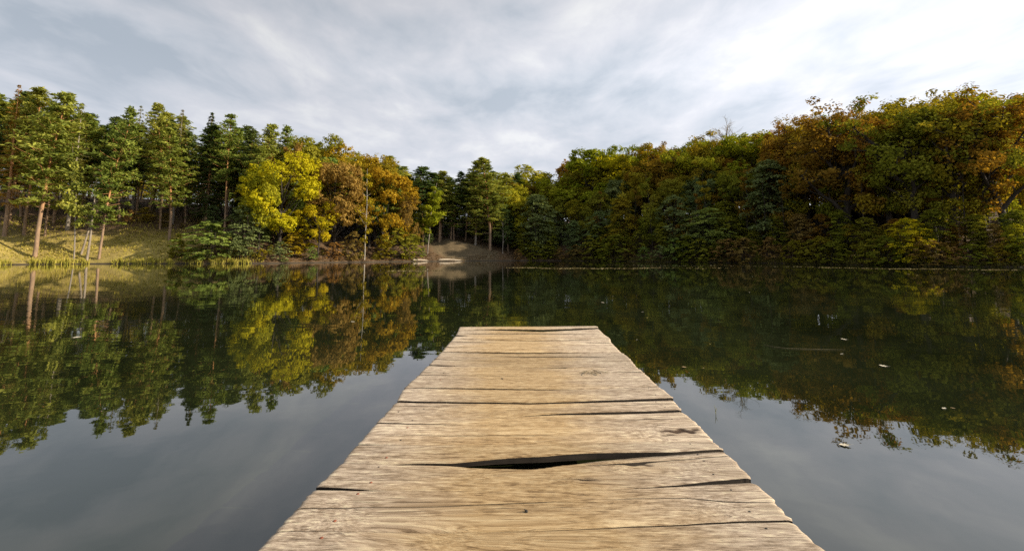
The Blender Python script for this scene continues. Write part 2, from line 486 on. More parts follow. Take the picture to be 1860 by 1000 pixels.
# ------------------------------------------------------------------ terrain
CX, CY = 0., 45.
SHORE = [(-79, 66), (-70.7, 75.5), (-56, 77.5), (-43, 79.5), (-38, 86), (-30, 93), (-21.6, 101), (-14, 106.5), (-8, 110), (0, 116), (10, 117), (22, 108.5),
         (31, 97), (40, 89), (46, 81), (50, 72.5), (52.3, 65), (55, 60), (62, 56), (74, 48), (80, 30), (74, 8), (45, -8), (15, -10), (-15, -10),
         (-50, -6), (-84, 12), (-96, 40), (-89, 58)]
_sa = np.array([math.atan2(y - CY, x - CX) for x, y in SHORE]); _sr = np.array([math.hypot(x - CX, y - CY) for x, y in SHORE])
_o = np.argsort(_sa); _sa = _sa[_o]; _sr = _sr[_o]
_sa = np.concatenate([_sa - 2 * math.pi, _sa, _sa + 2 * math.pi]); _sr = np.tile(_sr, 3)
def shore_r(a):
    w = np.asarray(a, float)
    jit = .35 * np.sin(w * 41) + .25 * np.sin(w * 97 + 1) + .15 * np.sin(w * 173 + 2)
    return np.interp(w, _sa, _sr) + jit
def setback(x, y):
    return np.hypot(x - CX, y - CY) - shore_r(np.arctan2(y - CY, x - CX))
def ground(x, y):
    x = np.asarray(x, float); y = np.asarray(y, float)
    s = setback(x, y); a = np.arctan2(y - CY, x - CX)
    far = np.clip((y - 30) / 30, 0, 1)
    slope = .04 + far * (.27 + .03 * np.sin(a * 3) - .13 * np.clip((.75 - np.abs(a)) / .4, 0, 1))
    sp = np.maximum(s, 0)
    h = .16 * np.clip(sp / .5, 0, 1) + slope * (np.minimum(sp, 38)) + .10 * far * np.clip(sp - 38, 0, 90)
    h = h - .10 * np.exp(-((sp - 3) / 3) ** 2) * (sp > 0)
    h = h + np.clip(sp / 4, 0, 1) * (.35 * np.sin(x * .21 + 1) * np.cos(y * .17) + .18 * np.sin(x * .55 + y * .4) + .08 * np.sin(x * 1.3 - y * 1.1))
    # bare knoll at the head of the lake
    h = h + np.clip(sp / 1.5, 0, 1) * 1.5 * np.exp(-(((x + 15.5) / 6.0) ** 2 + ((y - 117) / 5.5) ** 2)) + np.clip(sp / 1.5, 0, 1) * 1.3 * np.exp(-(((x + 8.5) / 5.0) ** 2 + ((y - 117) / 4.5) ** 2))
    return np.where(s < 0, np.maximum(-1.6, s * .35), h)

def make_ground():
    na = 720
    an = np.linspace(-math.pi, math.pi, na, endpoint=False)
    ss = [-40, -20, -8, -4, -2, -1, -.4, 0, .25, .5, 1, 1.6, 2.4, 3.4, 4.6, 6, 7.5, 9, 11, 13, 15, 18, 21, 25, 29, 34, 40, 50, 65, 85, 110, 150, 220, 340, 600, 1100]
    rs = shore_r(an)
    V = []
    for s in ss:
        r = np.maximum(rs + s, 6)
        x = CX + np.cos(an) * r; y = CY + np.sin(an) * r
        V.append(np.stack([x, y, ground(x, y)], 1))
    V = np.concatenate(V)
    V = np.concatenate([V, [[CX, CY, -1.6]]])
    ns = len(ss)
    i = np.arange(ns - 1)[:, None] * na; j = np.arange(na)[None, :]
    a = i + j; b = i + (j + 1) % na
    Q = np.stack([a, b, b + na, a + na], -1).reshape(-1, 4)
    faces = Q.tolist() + [[(k + 1) % na, k, ns * 0 + len(V) - 1] for k in range(na)]
    me = bpy.data.meshes.new('ground')
    me.from_pydata(V.tolist(), [], faces); me.update()
    me.polygons.foreach_set('use_smooth', np.ones(len(me.polygons), dtype=bool))
    m, nt = new_mat('bank_soil_and_grass')
    g = N(nt, 'ShaderNodeNewGeometry')
    P = g.outputs['Position']
    n1 = noise(nt, P, .16, 5, .6); n2 = noise(nt, P, 1.3, 6, .65); n3 = noise(nt, P, 6, 3, .6)
    grass = ramp(nt, [(.30, (.15, .125, .03)), (.5, (.34, .265, .065)), (.70, (.48, .37, .11))], mixc(nt, .45, n2, n3)).outputs[0]
    litter = ramp(nt, [(.3, (.045, .028, .013)), (.5, (.12, .072, .034)), (.72, (.22, .14, .07))], mixc(nt, .5, n2, n3)).outputs[0]
    sand = ramp(nt, [(.3, (.06, .044, .02)), (.7, (.20, .145, .075))], mixc(nt, .5, n2, n3)).outputs[0]
    sp = N(nt, 'ShaderNodeSeparateXYZ'); nt.links.new(P, sp.inputs[0])
    # grassy on the bank under the pines, leaf litter elsewhere
    mr = N(nt, 'ShaderNodeMapRange', inp={1: -50., 2: -60., 3: 0., 4: 1.}); nt.links.new(sp.outputs['X'], mr.inputs[0])
    zz = N(nt, 'ShaderNodeMapRange', inp={1: 7., 2: 4.2, 3: 0., 4: 1.}); nt.links.new(sp.outputs['Z'], zz.inputs[0])
    gf = math_n(nt, 'MULTIPLY', mr.outputs[0], zz.outputs[0])
    gf = math_n(nt, 'ADD', gf, math_n(nt, 'MULTIPLY_ADD', n1, 1.1, -.62), clamp=True)
    gf = math_n(nt, 'MULTIPLY', gf, mr.outputs[0])
    c = mixc(nt, gf, litter, grass)
    # bare knoll
    vs = N(nt, 'ShaderNodeVectorMath', operation='DISTANCE', inp={1: (-12, 116, 2.5)}); nt.links.new(P, vs.inputs[0])
    kn = N(nt, 'ShaderNodeMapRange', inp={1: 11.5, 2: 7., 3: 0., 4: 1.}); nt.links.new(math_n(nt, 'MULTIPLY_ADD', n2, 4., vs.outputs['Value']), kn.inputs[0])
    c = mixc(nt, math_n(nt, 'MINIMUM', math_n(nt, 'MULTIPLY', kn.outputs[0], 2.5), 1.), c, sand)
    # wet mud rim at the water line
    mud = N(nt, 'ShaderNodeMapRange', inp={1: .22, 2: .12, 3: 0., 4: 1.}); nt.links.new(sp.outputs['Z'], mud.inputs[0])
    c = mixc(nt, mud.outputs[0], c, (.055, .042, .026))
    b = N(nt, 'ShaderNodeBsdfPrincipled', inp={'Roughness': .95}); nt.links.new(c, b.inputs['Base Color'])
    bp = N(nt, 'ShaderNodeBump', inp={'Strength': .8, 'Distance': .15}); nt.links.new(mixc(nt, .5, n2, n3), bp.inputs['Height'])
    nt.links.new(bp.outputs[0], b.inputs['Normal'])
    o = N(nt, 'ShaderNodeOutputMaterial'); nt.links.new(b.outputs[0], o.inputs[0])
    ob = link('ground', me, None, [m]); tag(ob, kind='structure', label='lake banks and hillsides of grass, sand and leaf litter')

def make_water():
    an = np.linspace(-math.pi, math.pi, 720, endpoint=False)
    r = shore_r(an) + .45
    V = [(CX + math.cos(a) * q, CY + math.sin(a) * q, 0) for a, q in zip(an, r)]
    me = bpy.data.meshes.new('water'); me.from_pydata(V, [], [list(range(720))]); me.update()
    m, nt = new_mat('still_lake_water')
    g = N(nt, 'ShaderNodeNewGeometry'); P = g.outputs['Position']
    fine = noise(nt, vmul(nt, P, (1.0, 1.5, 1)), 2.2, 2, .5)
    mid = noise(nt, vmul(nt, P, (.7, 1.6, 1)), .55, 2, .5, .6)
    patch = noise(nt, P, .06, 2, .5)
    pf = N(nt, 'ShaderNodeMapRange', inp={1: .38, 2: .62, 3: .35, 4: 1.6}); nt.links.new(patch, pf.inputs[0])
    h = math_n(nt, 'ADD', math_n(nt, 'MULTIPLY', fine, .0010), math_n(nt, 'MULTIPLY', mid, .0038))
    h = math_n(nt, 'MULTIPLY', h, pf.outputs[0])
    bp = N(nt, 'ShaderNodeBump', inp={'Strength': 1., 'Distance': 1.}); nt.links.new(h, bp.inputs['Height'])
    silt = noise(nt, P, .35, 4, .6)
    col = ramp(nt, [(.3, (.008, .011, .004)), (.7, (.019, .024, .010))], silt).outputs[0]
    b = N(nt, 'ShaderNodeBsdfPrincipled', inp={'Roughness': .012, 'IOR': 1.85})
    nt.links.new(col, b.inputs['Base Color']); nt.links.new(bp.outputs[0], b.inputs['Normal'])
    o = N(nt, 'ShaderNodeOutputMaterial'); nt.links.new(b.outputs[0], o.inputs[0])
    ob = link('water', me, None, [m]); tag(ob, kind='structure', label='still dark lake mirroring the woods and clouds')

# ------------------------------------------------------------------ planting
def shore_hit(px, py=474):
    """horizontal direction of a photo column and the distance at which it meets the far bank"""
    d = ray(px, py); d = np.array([d[0], d[1]]) / math.hypot(d[0], d[1])
    r = np.arange(20, 190, .1)
    s = setback(d[0] * r, d[1] * r)
    return d, float(r[np.argmax(s > 0)])

COUNT = {}
def plant(px, top, back, kind, var, col, bark, wide=1., label=None, group=None, tip=None, sink=0., rz=None, min_h=.8):
    """a tree on the bank: photo column of its foot, photo row of its tip, metres behind the shore"""
    d, r0 = shore_hit(px)
    x, y = d * (r0 + back)
    z = float(ground(x, y)) - sink
    tr = ray(tip if tip is not None else px, top)
    zt = CAM_Z + tr[2] / math.hypot(tr[0], tr[1]) * (r0 + back)
    tm, cm, zp = PROTO[(kind, var)]
    hh = max(min_h, zt - z)
    sc = hh / zp
    root = empty(NAME[kind], (x, y, z), rz if rz is not None else random.uniform(0, 6.28))
    sxy = (sc * .5 + .5 * min(sc, 1.2)) * wide if kind in ('oak', 'dense') else sc * wide
    root.scale = (sxy, sxy, sc)
    tag(root, label, CAT.get(kind, 'tree'), group)
    t = bpy.data.objects.new('trunk', tm); COL.objects.link(t); t.parent = root
    obs = [(t, BK[bark])]
    if cm:
        c = bpy.data.objects.new('crown', cm); COL.objects.link(c); c.parent = root
        obs.append((c, LM[col]))
    for ob, m in obs:
        if not ob.data.materials: ob.data.materials.append(m)
        ob.material_slots[0].link = 'OBJECT'; ob.material_slots[0].material = m
    COUNT[kind] = COUNT.get(kind, 0) + 1
    return root

SKY = [(-80, 150), (0, 150), (41, 161), (75, 185), (105, 161), (150, 200), (203, 189), (240, 192), (285, 187), (330, 230), (368, 205), (395, 240), (420, 212), (461, 222),
       (505, 255), (560, 243), (600, 252), (640, 262), (680, 285), (715, 290), (750, 303), (790, 314), (815, 312), (840, 300), (865, 308), (890, 300), (925, 310),
       (960, 304), (1000, 306), (1050, 294), (1075, 276), (1110, 273), (1150, 267), (1200, 259), (1250, 251), (1300, 241), (1350, 242), (1400, 234), (1450, 219),
       (1480, 197), (1510, 168), (1590, 163), (1640, 178), (1690, 157), (1735, 152), (1790, 157), (1840, 150), (1860, 147), (2100, 140)]
def skyline(px): return float(np.interp(px, [p for p, _ in SKY], [q for _, q in SKY]))

def plant_named():
    G = 'tall pines on the sunny grass bank'
    P = plant
    # --- pines on the grass bank
    P(2, 150, 12, 'larch', 0, 'larcho', 'pine', 1.0, 'orange brown larch at the very edge of the pine stand', G)
    P(38, 161, 13, 'pine', 0, 'pine', 'pine', 1.15, 'tall pine with bare grey trunk set back on the grass slope, first from the edge', G)
    P(62, 161, 3, 'pine', 1, 'pine', 'pine', 1.20, 'tallest pine with an orange sunlit trunk rising from the grass by the water', G, tip=100, rz=.3)
    P(76, 205, 12, 'pine', 5, 'pine', 'pine', 0.99, 'pine just behind the orange trunked pine, its foot higher up the slope', G)
    P(116, 186, 13, 'larch', 1, 'larch', 'grey', 1.0, 'pale yellow green larch tip showing behind the tallest pine', G, tip=140)
    P(134, 262, 2.5, 'slender', 2, 'pine', 'grey', .9, 'thin drooping green tree with grey stem between tallest pine and dead trunks', G)
    P(145, 316, 4, 'dead', 1, 'brown', 'dead', .8, 'dead trunk leaning steeply across its neighbour on the grass bank', 'dead trunks on the grass bank', tip=184, rz=.1)
    P(157, 318, 1.6, 'dead', 0, 'brown', 'dead', .9, 'upright dead grey trunk full of bare twigs at the water edge', 'dead trunks on the grass bank', tip=168, rz=.2)
    P(179, 189, 1.8, 'pine', 3, 'pine', 'pine', 0.90, 'pine with low hanging boughs and slim pale trunk beside the dead trunks', G, tip=203, rz=0)
    P(232, 190, 22, 'larch', 0, 'larch', 'grey', 1.1, 'brownish larch top peeping out between two green pines', G)
    P(262, 213, 16, 'pine', 4, 'pined', 'pine', 1.25, 'dark pine in the shade behind the grassy hollow', G)
    P(286, 187, 13, 'pine', 5, 'pine', 'pine', 0.99, 'tall pointed pine above the dark hollow in the middle of the stand', G)
    P(307, 196, 17, 'larch', 1, 'larch', 'grey', 1.0, 'pale feathery larch top beside the tall pointed pine', G)
    P(304, 236, 9, 'pine', 1, 'pine', 'pine', 1.20, 'broad low pine with short dark trunk at the end of the grass', G, tip=330)
    P(368, 202, 17, 'spruce', 0, 'spruce', 'pine', 1.05, 'dark conical spruce, the only one standing among the pines')
    P(404, 209, 14, 'pine', 2, 'pine', 'pine', 0.99, 'pine with thin pointed top just beyond the dark spruce', G, tip=420)
    P(455, 219, 13, 'pine', 0, 'pine', 'pine', 1.04, 'round topped pine above the yellow maple', G, tip=460)
    P(493, 228, 18, 'pine', 3, 'pine', 'pine', 0.94, 'last small pointed pine before the autumn trees', G)
    P(440, 262, 9, 'pine', 4, 'pine', 'pine', 1.15, 'leaning pine behind the layered olive bush', G)
    # --- autumn group
    A = 'autumn trees by the far bank'
    P(505, 268, 5, 'dense', 0, 'yellow', 'oak', 0.92, 'big bright yellow maple leaning over the water', A, rz=1.0)
    P(468, 305, 3.5, 'dense', 4, 'ygreen', 'oak', 0.63, 'yellow green lobe of foliage on the pine side of the yellow maple', A, rz=2.0)
    P(520, 258, 13, 'oak', 1, 'orange', 'oak', .8, 'orange tinged oak top just above the yellow maple', A)
    P(563, 241, 17, 'dense', 2, 'olive', 'oak', 0.88, 'dark olive green oak crowning the autumn group', A, rz=.5)
    P(606, 290, 6, 'dense', 4, 'orange', 'oak', 0.88, 'orange brown oak beside the yellow maple', A, rz=2.2)
    P(636, 260, 15, 'dense', 0, 'gold', 'oak', 0.80, 'amber topped oak behind the orange brown oak', A, rz=4.)
    P(668, 275, 12, 'dense', 1, 'ogold', 'oak', 0.92, 'large olive gold oak sloping down toward the dark pines', A, rz=1.4)
    P(700, 300, 7, 'dense', 3, 'gold', 'oak', 1.01, 'golden tree beside the pale leaning stem', A, rz=3.)
    P(576, 366, 3, 'dense', 2, 'yellow', 'oak', 0.92, 'low yellow tree with dark forked trunk under the orange brown oak', A, rz=.2)
    P(735, 352, 6, 'oak', 0, 'orange', 'oak', .7, 'small orange leaved tree at the end of the autumn group', A)
    P(662, 305, 1.2, 'slender', 0, 'gold', 'birch', 1., 'tall pale bare stem leaning at the water edge before the golden tree', None, tip=674, rz=0)
    P(691, 372, 2.5, 'slender', 1, 'gold', 'grey', 1.1, 'slim grey stemmed sapling with orange leaves beside the pale leaning stem')
    # --- middle conifers
    C = 'dark conifers at the head of the lake'
    P(714, 287, 16, 'pine', 3, 'pine', 'pine', 1.49, 'pine just beyond the golden tree, first of the middle conifers', C)
    P(741, 299, 15, 'pine', 0, 'pined', 'pine', 1.82, 'rounded dark pine behind the slim yellow green tree', C)
    P(768, 311, 14, 'pine', 5, 'pined', 'pine', 1.62, 'short dark pine between the rounded pine and the knoll', C)
    P(797, 308, 13, 'pine', 1, 'pine', 'pine', 1.62, 'shaggy pine above the bare knoll', C)
    P(818, 312, 15, 'pine', 3, 'pined', 'pine', 1.49, 'dark pine tucked behind the pine with the leaning trunk', C)
    P(863, 291, 9, 'pine', 2, 'pine', 'grey', 1.55, 'pine with tall bare leaning trunk on the knoll', C, tip=842, rz=math.pi)
    P(890, 286, 6, 'pine', 1, 'pine', 'pine', 1.62, 'tallest middle pine, wide and bushy, beside the leaning trunk pine', C)
    P(913, 352, 5, 'slender', 1, 'pined', 'grey', 1.1, 'slim bare grey stem in front of the dark wood by the sand spit', None)
    P(776, 328, 5, 'slender', 2, 'ygreen', 'grey', 1.35, 'slim yellow green birch catching the sun near the knoll')
    P(938, 330, 10, 'dense', 1, 'ygreen', 'oak', .8, 'bright yellow green tree just beyond the tallest middle pine')
    # --- right wood crest and giants
    W = 'oaks along the crest of the wood'
    P(945, 304, 34, 'dense', 2, 'ygreen', 'oak', 1.3, 'yellow green rounded tree where the skyline dips lowest', W)
    P(1022, 296, 30, 'dense', 0, 'olive', 'oak', 1.2, 'olive rounded tree where the wooded crest begins to climb', W)
    P(1052, 291, 36, 'dense', 4, 'rust', 'oak', 1.0, 'small rust topped tree on the lower crest', W)
    P(1080, 272, 26, 'dense', 3, 'ygreen', 'oak', 1.5, 'sunlit yellow crown, first tall one on the crest', W)
    P(1118, 272, 28, 'dense', 1, 'yellow', 'oak', 1.3, 'bright yellow crown on the crest beside the first tall one', W)
    P(1150, 264, 30, 'dense', 2, 'ygreen', 'oak', 1.0, 'yellow green crown above the twisted dark limbs', W)
    P(1180, 262, 22, 'oak', 2, 'ogold', 'oak', 1.1, 'oak with twisted dark limbs spreading under a gold crown', W)
    P(1208, 256, 24, 'oak', 0, 'rust', 'oak', 1.0, 'rust gold oak on the middle of the crest', W)
    P(1262, 244, 22, 'oak', 3, 'ygreen', 'oak', 1.1, 'tall green gold oak with dark stems below the bare tree', W)
    P(1300, 239, 24, 'oak', 1, 'ogold', 'oak', 1.1, 'olive gold oak in front of the bare tree', W)
    P(1328, 207, 30, 'bare', 0, 'brown', 'grey', 1.5, 'leafless grey tree standing out above the crest')
    P(1368, 237, 26, 'dense', 4, 'ygreen', 'oak', 1.1, 'yellow crown just past the bare tree', W)
    P(1408, 231, 22, 'oak', 2, 'amber', 'oak', .9, 'golden oak on the crest between the bare tree and the big orange oak', W)
    P(1442, 217, 14, 'oak', 0, 'rust', 'oak', 1.0, 'rusty oak below the shoulder of the big orange oak', W)
    P(1478, 196, 13, 'oak', 4, 'ogold', 'oak', .9, 'narrow dark stemmed oak leaning beside the big orange oak', W)
    P(1545, 160, 9, 'oak', 4, 'amber', 'oak', 1.25, 'big orange oak with a wide fan of dark limbs against the sky', W, rz=.7)
    P(1622, 176, 11, 'oak', 5, 'rust', 'oak', 1.0, 'thin leaved brownish oak next to the big orange oak', W)
    P(1668, 158, 8, 'oak', 5, 'olive', 'oak', 1.1, 'oak with thick ivy dark twin trunks rising straight up', W)
    P(1702, 154, 13, 'oak', 4, 'ogold', 'oak', 1.05, 'green gold oak just past the twin dark trunks', W)
    P(1740, 149, 9, 'oak', 5, 'ogold', 'oak', 1.05, 'highest crowned oak with long sloping limbs', W, rz=2.)
    P(1792, 155, 11, 'oak', 4, 'olive', 'oak', 1.05, 'olive leaved oak near the edge of the wood', W)
    P(1836, 146, 9, 'oak', 4, 'rust', 'oak', 1.1, 'brown leaved oak, last in the row at the edge of the view', W, rz=3.)
    # --- waterside bushes
    B = 'bushes along the water line'
    P(380, 402, 1.5, 'bush', 0, 'green', 'oak', 1.35, 'rounded fresh green bush hanging over the water by the pines', B)
    P(440, 372, 2.2, 'layered', 0, 'ggreen', 'oak', 1.0, 'layered grey green bush in front of the yellow maple', B)
    P(322, 424, 2.0, 'bush', 2, 'olive', 'oak', .8, 'thin olive bush at the end of the grass bank', B)
    P(474, 452, 1., 'bush', 1, 'gold', 'oak', .9, 'small golden bush low by the water under the maple', B)
    P(507, 438, 1.2, 'bush', 0, 'ggreen', 'oak', .9, 'pale grey green bush at the foot of the yellow maple', B)
    P(566, 447, 1.2, 'bush', 2, 'green', 'oak', .9, 'small green bush below the low yellow tree', B)
    P(607, 440, 2.4, 'bush', 1, 'orange', 'oak', .8, 'orange leaved bush on the leaf strewn bank', B)
    P(640, 420, 2., 'bush', 0, 'brown', 'oak', .8, 'dry brown twiggy bush beside the pale leaning stem', B)
    P(532, 420, 4., 'bush', 2, 'gold', 'oak', .9, 'golden undergrowth beneath the yellow maple', B)
    P(548, 400, 6., 'bush', 1, 'yellow', 'oak', .8, 'yellow undergrowth between maple and orange brown oak', B)
    P(720, 412, 2., 'bush', 0, 'olive', 'oak', .95, 'dark olive bush below the golden tree', B)
    P(696, 432, 2., 'bush', 2, 'ogold', 'oak', .8, 'olive gold bush between the slim sapling and the dark bush', B)
    P(747, 425, 1.6, 'bush', 1, 'olive', 'oak', .7, 'low dark bush beside the driftwood cove', B)
    P(1655, 394, .6, 'layered', 2, 'yellow', 'oak', .95, 'bright yellow green sapling leaning over the dark water', B)
    P(1850, 405, 2., 'layered', 0, 'ygreen', 'oak', .8, 'sunlit yellow green bush at the edge of the dark wood', B)
    P(1405, 288, 8, 'layered', 3, 'ggreen', 'oak', 1.0, 'tall grey green leafy tree rising from the shaded bank', B)
    P(1230, 352, 6, 'layered', 2, 'ggreen', 'oak', .8, 'broad grey green mound of foliage under the twisted oak', B)
    P(975, 352, 5, 'layered', 1, 'ggreen', 'oak', 1.0, 'dark green leafy mound beside the sand spit', B)
    P(1100, 425, 2., 'bush', 1, 'ogold', 'oak', .6, 'small golden shrub glowing in the shaded bank', B)

def plant_fill():
    rnd = random.Random(11)
    lab = {
     'pines': ('dark pine packed in the shade behind the front row of pines', 'back rows of the pine stand'),
     'pund': ('young broadleaf tree in the gloom between the pine trunks', 'undergrowth inside the pine stand'),
     'cund': ('young leafy tree in the gloom under the middle conifers', 'undergrowth below the middle conifers'),
     'crest': ('leafy tree filling the skyline behind the crest oaks', 'back rows of the wood'),
     'glow':  ('sunlit golden tree glowing between the trunks of the big oaks', 'sunlit trees behind the big oaks'),
     'pole':  ('thin dark stemmed tree with a sparse crown inside the shaded wood', 'thin stems of the wood'),
     'mid':   ('shaded tree on the slope between crest oaks and bushes', 'middle rows of the wood'),
     'low':   ('shaded bush low on the dark bank under the wood', 'shaded bushes of the dark bank'),
     'under': ('young shaded tree with layered leaves above the dark bank', 'young trees of the dark bank'),
     'mback': ('leafy tree packed behind the autumn group', 'back rows behind the autumn trees'),
     'cback': ('dark conifer packed behind the middle conifers', 'back rows of the middle conifers'),
    }
    # pine stand: rows behind
    for back, step, dy in ((20, 27, 16), (29, 30, 10), (41, 34, 14)):
        px = -30 + rnd.uniform(0, 20)
        while px < 505:
            l, g = lab['pines']
            plant(px, skyline(px) + dy + rnd.uniform(0, 32), back + rnd.uniform(-4, 4), 'pine', rnd.choice((0, 1, 3, 5)), rnd.choice(('pined', 'pined', 'pine')), 'pine', rnd.uniform(1.2, 1.55), l, g)
            px += step * rnd.uniform(.75, 1.25)
    for back, step in ((15, 30), (26, 30), (44, 30), (62, 26), (75, 26)):
        px = 165 if back == 15 else -40
        while px < 510:
            l, g = lab['pund']
            plant(px, 474 - (min(back, 48) * 1.05 + 30) - rnd.uniform(15, 60) - max(0, back - 48) * 1.6, back + rnd.uniform(-3, 3), 'layered', rnd.randrange(4), rnd.choice(('olive', 'green', 'ggreen', 'ogold', 'brown')), 'oak', rnd.uniform(.9, 1.3), l, g)
            px += step * rnd.uniform(.75, 1.25)
    for back, step in ((13, 26), (22, 26), (32, 30)):
        px = 700
        while px < 950:
            l, g = lab['cund']
            if not (back == 13 and 785 < px < 880): plant(px, 474 - (back * 1.2 + 25) - rnd.uniform(10, 60), back + rnd.uniform(-3, 3), 'layered', rnd.randrange(4), rnd.choice(('olive', 'green', 'ggreen', 'ggreen')), 'oak', rnd.uniform(.9, 1.3), l, g)
            px += step * rnd.uniform(.75, 1.25)
    # behind the autumn trees
    for back, step, dy in ((14, 34, 30), (24, 34, 12), (36, 40, 10)):
        px = 500
        while px < 715:
            l, g = lab['mback']
            plant(px, skyline(px) + dy + rnd.uniform(0, 18), back + rnd.uniform(-4, 4), 'dense', rnd.randrange(5), rnd.choice(('olive', 'ogold', 'olive', 'green')), 'oak', rnd.uniform(1, 1.25), l, g)
            px += step * rnd.uniform(.8, 1.2)
    for back, step, dy in ((11, 30, 50), (18, 24, 10), (27, 24, 4), (38, 26, 4)):
        px = 705
        while px < 945:
            l, g = lab['cback']
            if not (back < 15 and 790 < px < 860):
                plant(px, skyline(px) + dy + rnd.uniform(0, 22), back + rnd.uniform(-3, 3), 'pine', rnd.choice((3, 3, 1, 5)), rnd.choice(('pined', 'pine')), 'pine', rnd.uniform(1.5, 1.9), l, g)
            px += step * rnd.uniform(.8, 1.2)
    # the wood on the far side: crest rows
    for back, step, dy in ((27, 36, 20), (40, 36, 3), (56, 44, 4)):
        px = 925 + rnd.uniform(0, 20)
        while px < 1900:
            l, g = lab['crest']
            big = px > 1440
            gap = 14 if 1285 < px < 1370 else 0
            if big and back < 30: px += 24
            plant(px, skyline(px) + dy + gap + (rnd.uniform(0, 26) if not big else rnd.uniform(10, 55)), back + rnd.uniform(-5, 5), 'oak' if big and rnd.random() < .5 else 'dense', rnd.randrange(4), rnd.choice(('ogold', 'olive', 'ygreen', 'amber', 'rust', 'olive') if not big else ('ogold', 'ogold', 'ygreen', 'olive', 'amber')), 'oak', rnd.uniform(1, 1.25), l, g)
            px += step * rnd.uniform(.8, 1.2)
    for back, step in ((30, 34), (46, 34), (64, 34)):
        px = 1420
        while px < 1890:
            l, g = lab['glow']
            plant(px, rnd.uniform(255, 330) - (back - 30) * .9, back + rnd.uniform(-4, 4), 'dense', rnd.randrange(5), rnd.choice(('yellow', 'ygreen', 'ogold', 'gold')), 'oak', rnd.uniform(1, 1.3), l, g)
            px += step * rnd.uniform(.8, 1.2)
    # middle of the slope
    for back, step, fr in ((8, 44, .52), (15, 36, .32)):
        px = 935
        while px < 1900:
            l, g = lab['mid']
            sk = skyline(px) + (100 if px > 1430 else 0)
            if px > 1430 and back > 12: px += step; continue
            plant(px, sk + (474 - sk) * (fr + (.14 if px > 1430 else 0) + rnd.uniform(-.10, .12)), back + rnd.uniform(-3, 3), rnd.choice(('dense', 'oak', 'oak')) if back > 12 else rnd.choice(('layered', 'layered', 'dense')), rnd.randrange(4),
                  rnd.choice(('olive', 'olive', 'ggreen', 'ogold', 'olive') + (('rust', 'amber') if px > 1300 else ())), 'oak', rnd.uniform(.85, 1.15), l, g)
            px += step * rnd.uniform(.75, 1.25)
    # young trees above the bank
    px = 950
    while px < 1890:
        l, g = lab['under']
        plant(px, 474 - rnd.uniform(55, 105), 4.5 + rnd.uniform(-1, 1.5), 'layered', rnd.randrange(4), rnd.choice(('ggreen', 'green', 'olive', 'olive', 'ogold', 'olive') if px < 1330 else ('olive', 'ogold', 'brown', 'olive', 'amber')), 'oak', rnd.uniform(.8, 1.15), l, g)
        px += 40 * rnd.uniform(.75, 1.25)
    # dark poles standing in the wood
    px = 1090
    while px < 1880:
        l, g = lab['pole']
        sk = skyline(px)
        plant(px, sk + (474 - sk) * rnd.uniform(.22, .5), rnd.uniform(5, 11), 'slender', rnd.choice((3, 4)), rnd.choice(('olive', 'ogold', 'amber')), 'oak', rnd.uniform(.9, 1.5), l, g)
        px += rnd.uniform(12, 38) * (1.6 if px > 1430 else 1)
    # bushes at the water
    px = 940
    while px < 1890:
        l, g = lab['low']
        plant(px, 474 - rnd.uniform(16, 48), .7 + rnd.uniform(-.4, .7), 'bush', rnd.randrange(3), rnd.choice(('olive', 'ggreen', 'green', 'olive', 'brown', 'ogold') if px < 1330 else ('olive', 'brown', 'ogold', 'olive')), 'oak', rnd.uniform(.8, 1.2), l, g)
        px += 26 * rnd.uniform(.7, 1.3)
    # bushes under the pines' edge and the autumn trees
    for px in (345, 365, 408, 425, 455, 490, 520, 585, 625, 655, 680, 735, 765):
        plant(px, 474 - rnd.uniform(12, 30), 2.5 + rnd.uniform(-1, 2.5), 'bush', rnd.randrange(3), rnd.choice(('olive', 'ogold', 'green', 'brown')), 'oak', rnd.uniform(.8, 1.1),
              'low scrubby bush on the leaf strewn bank under the autumn trees', 'scrub under the autumn trees')

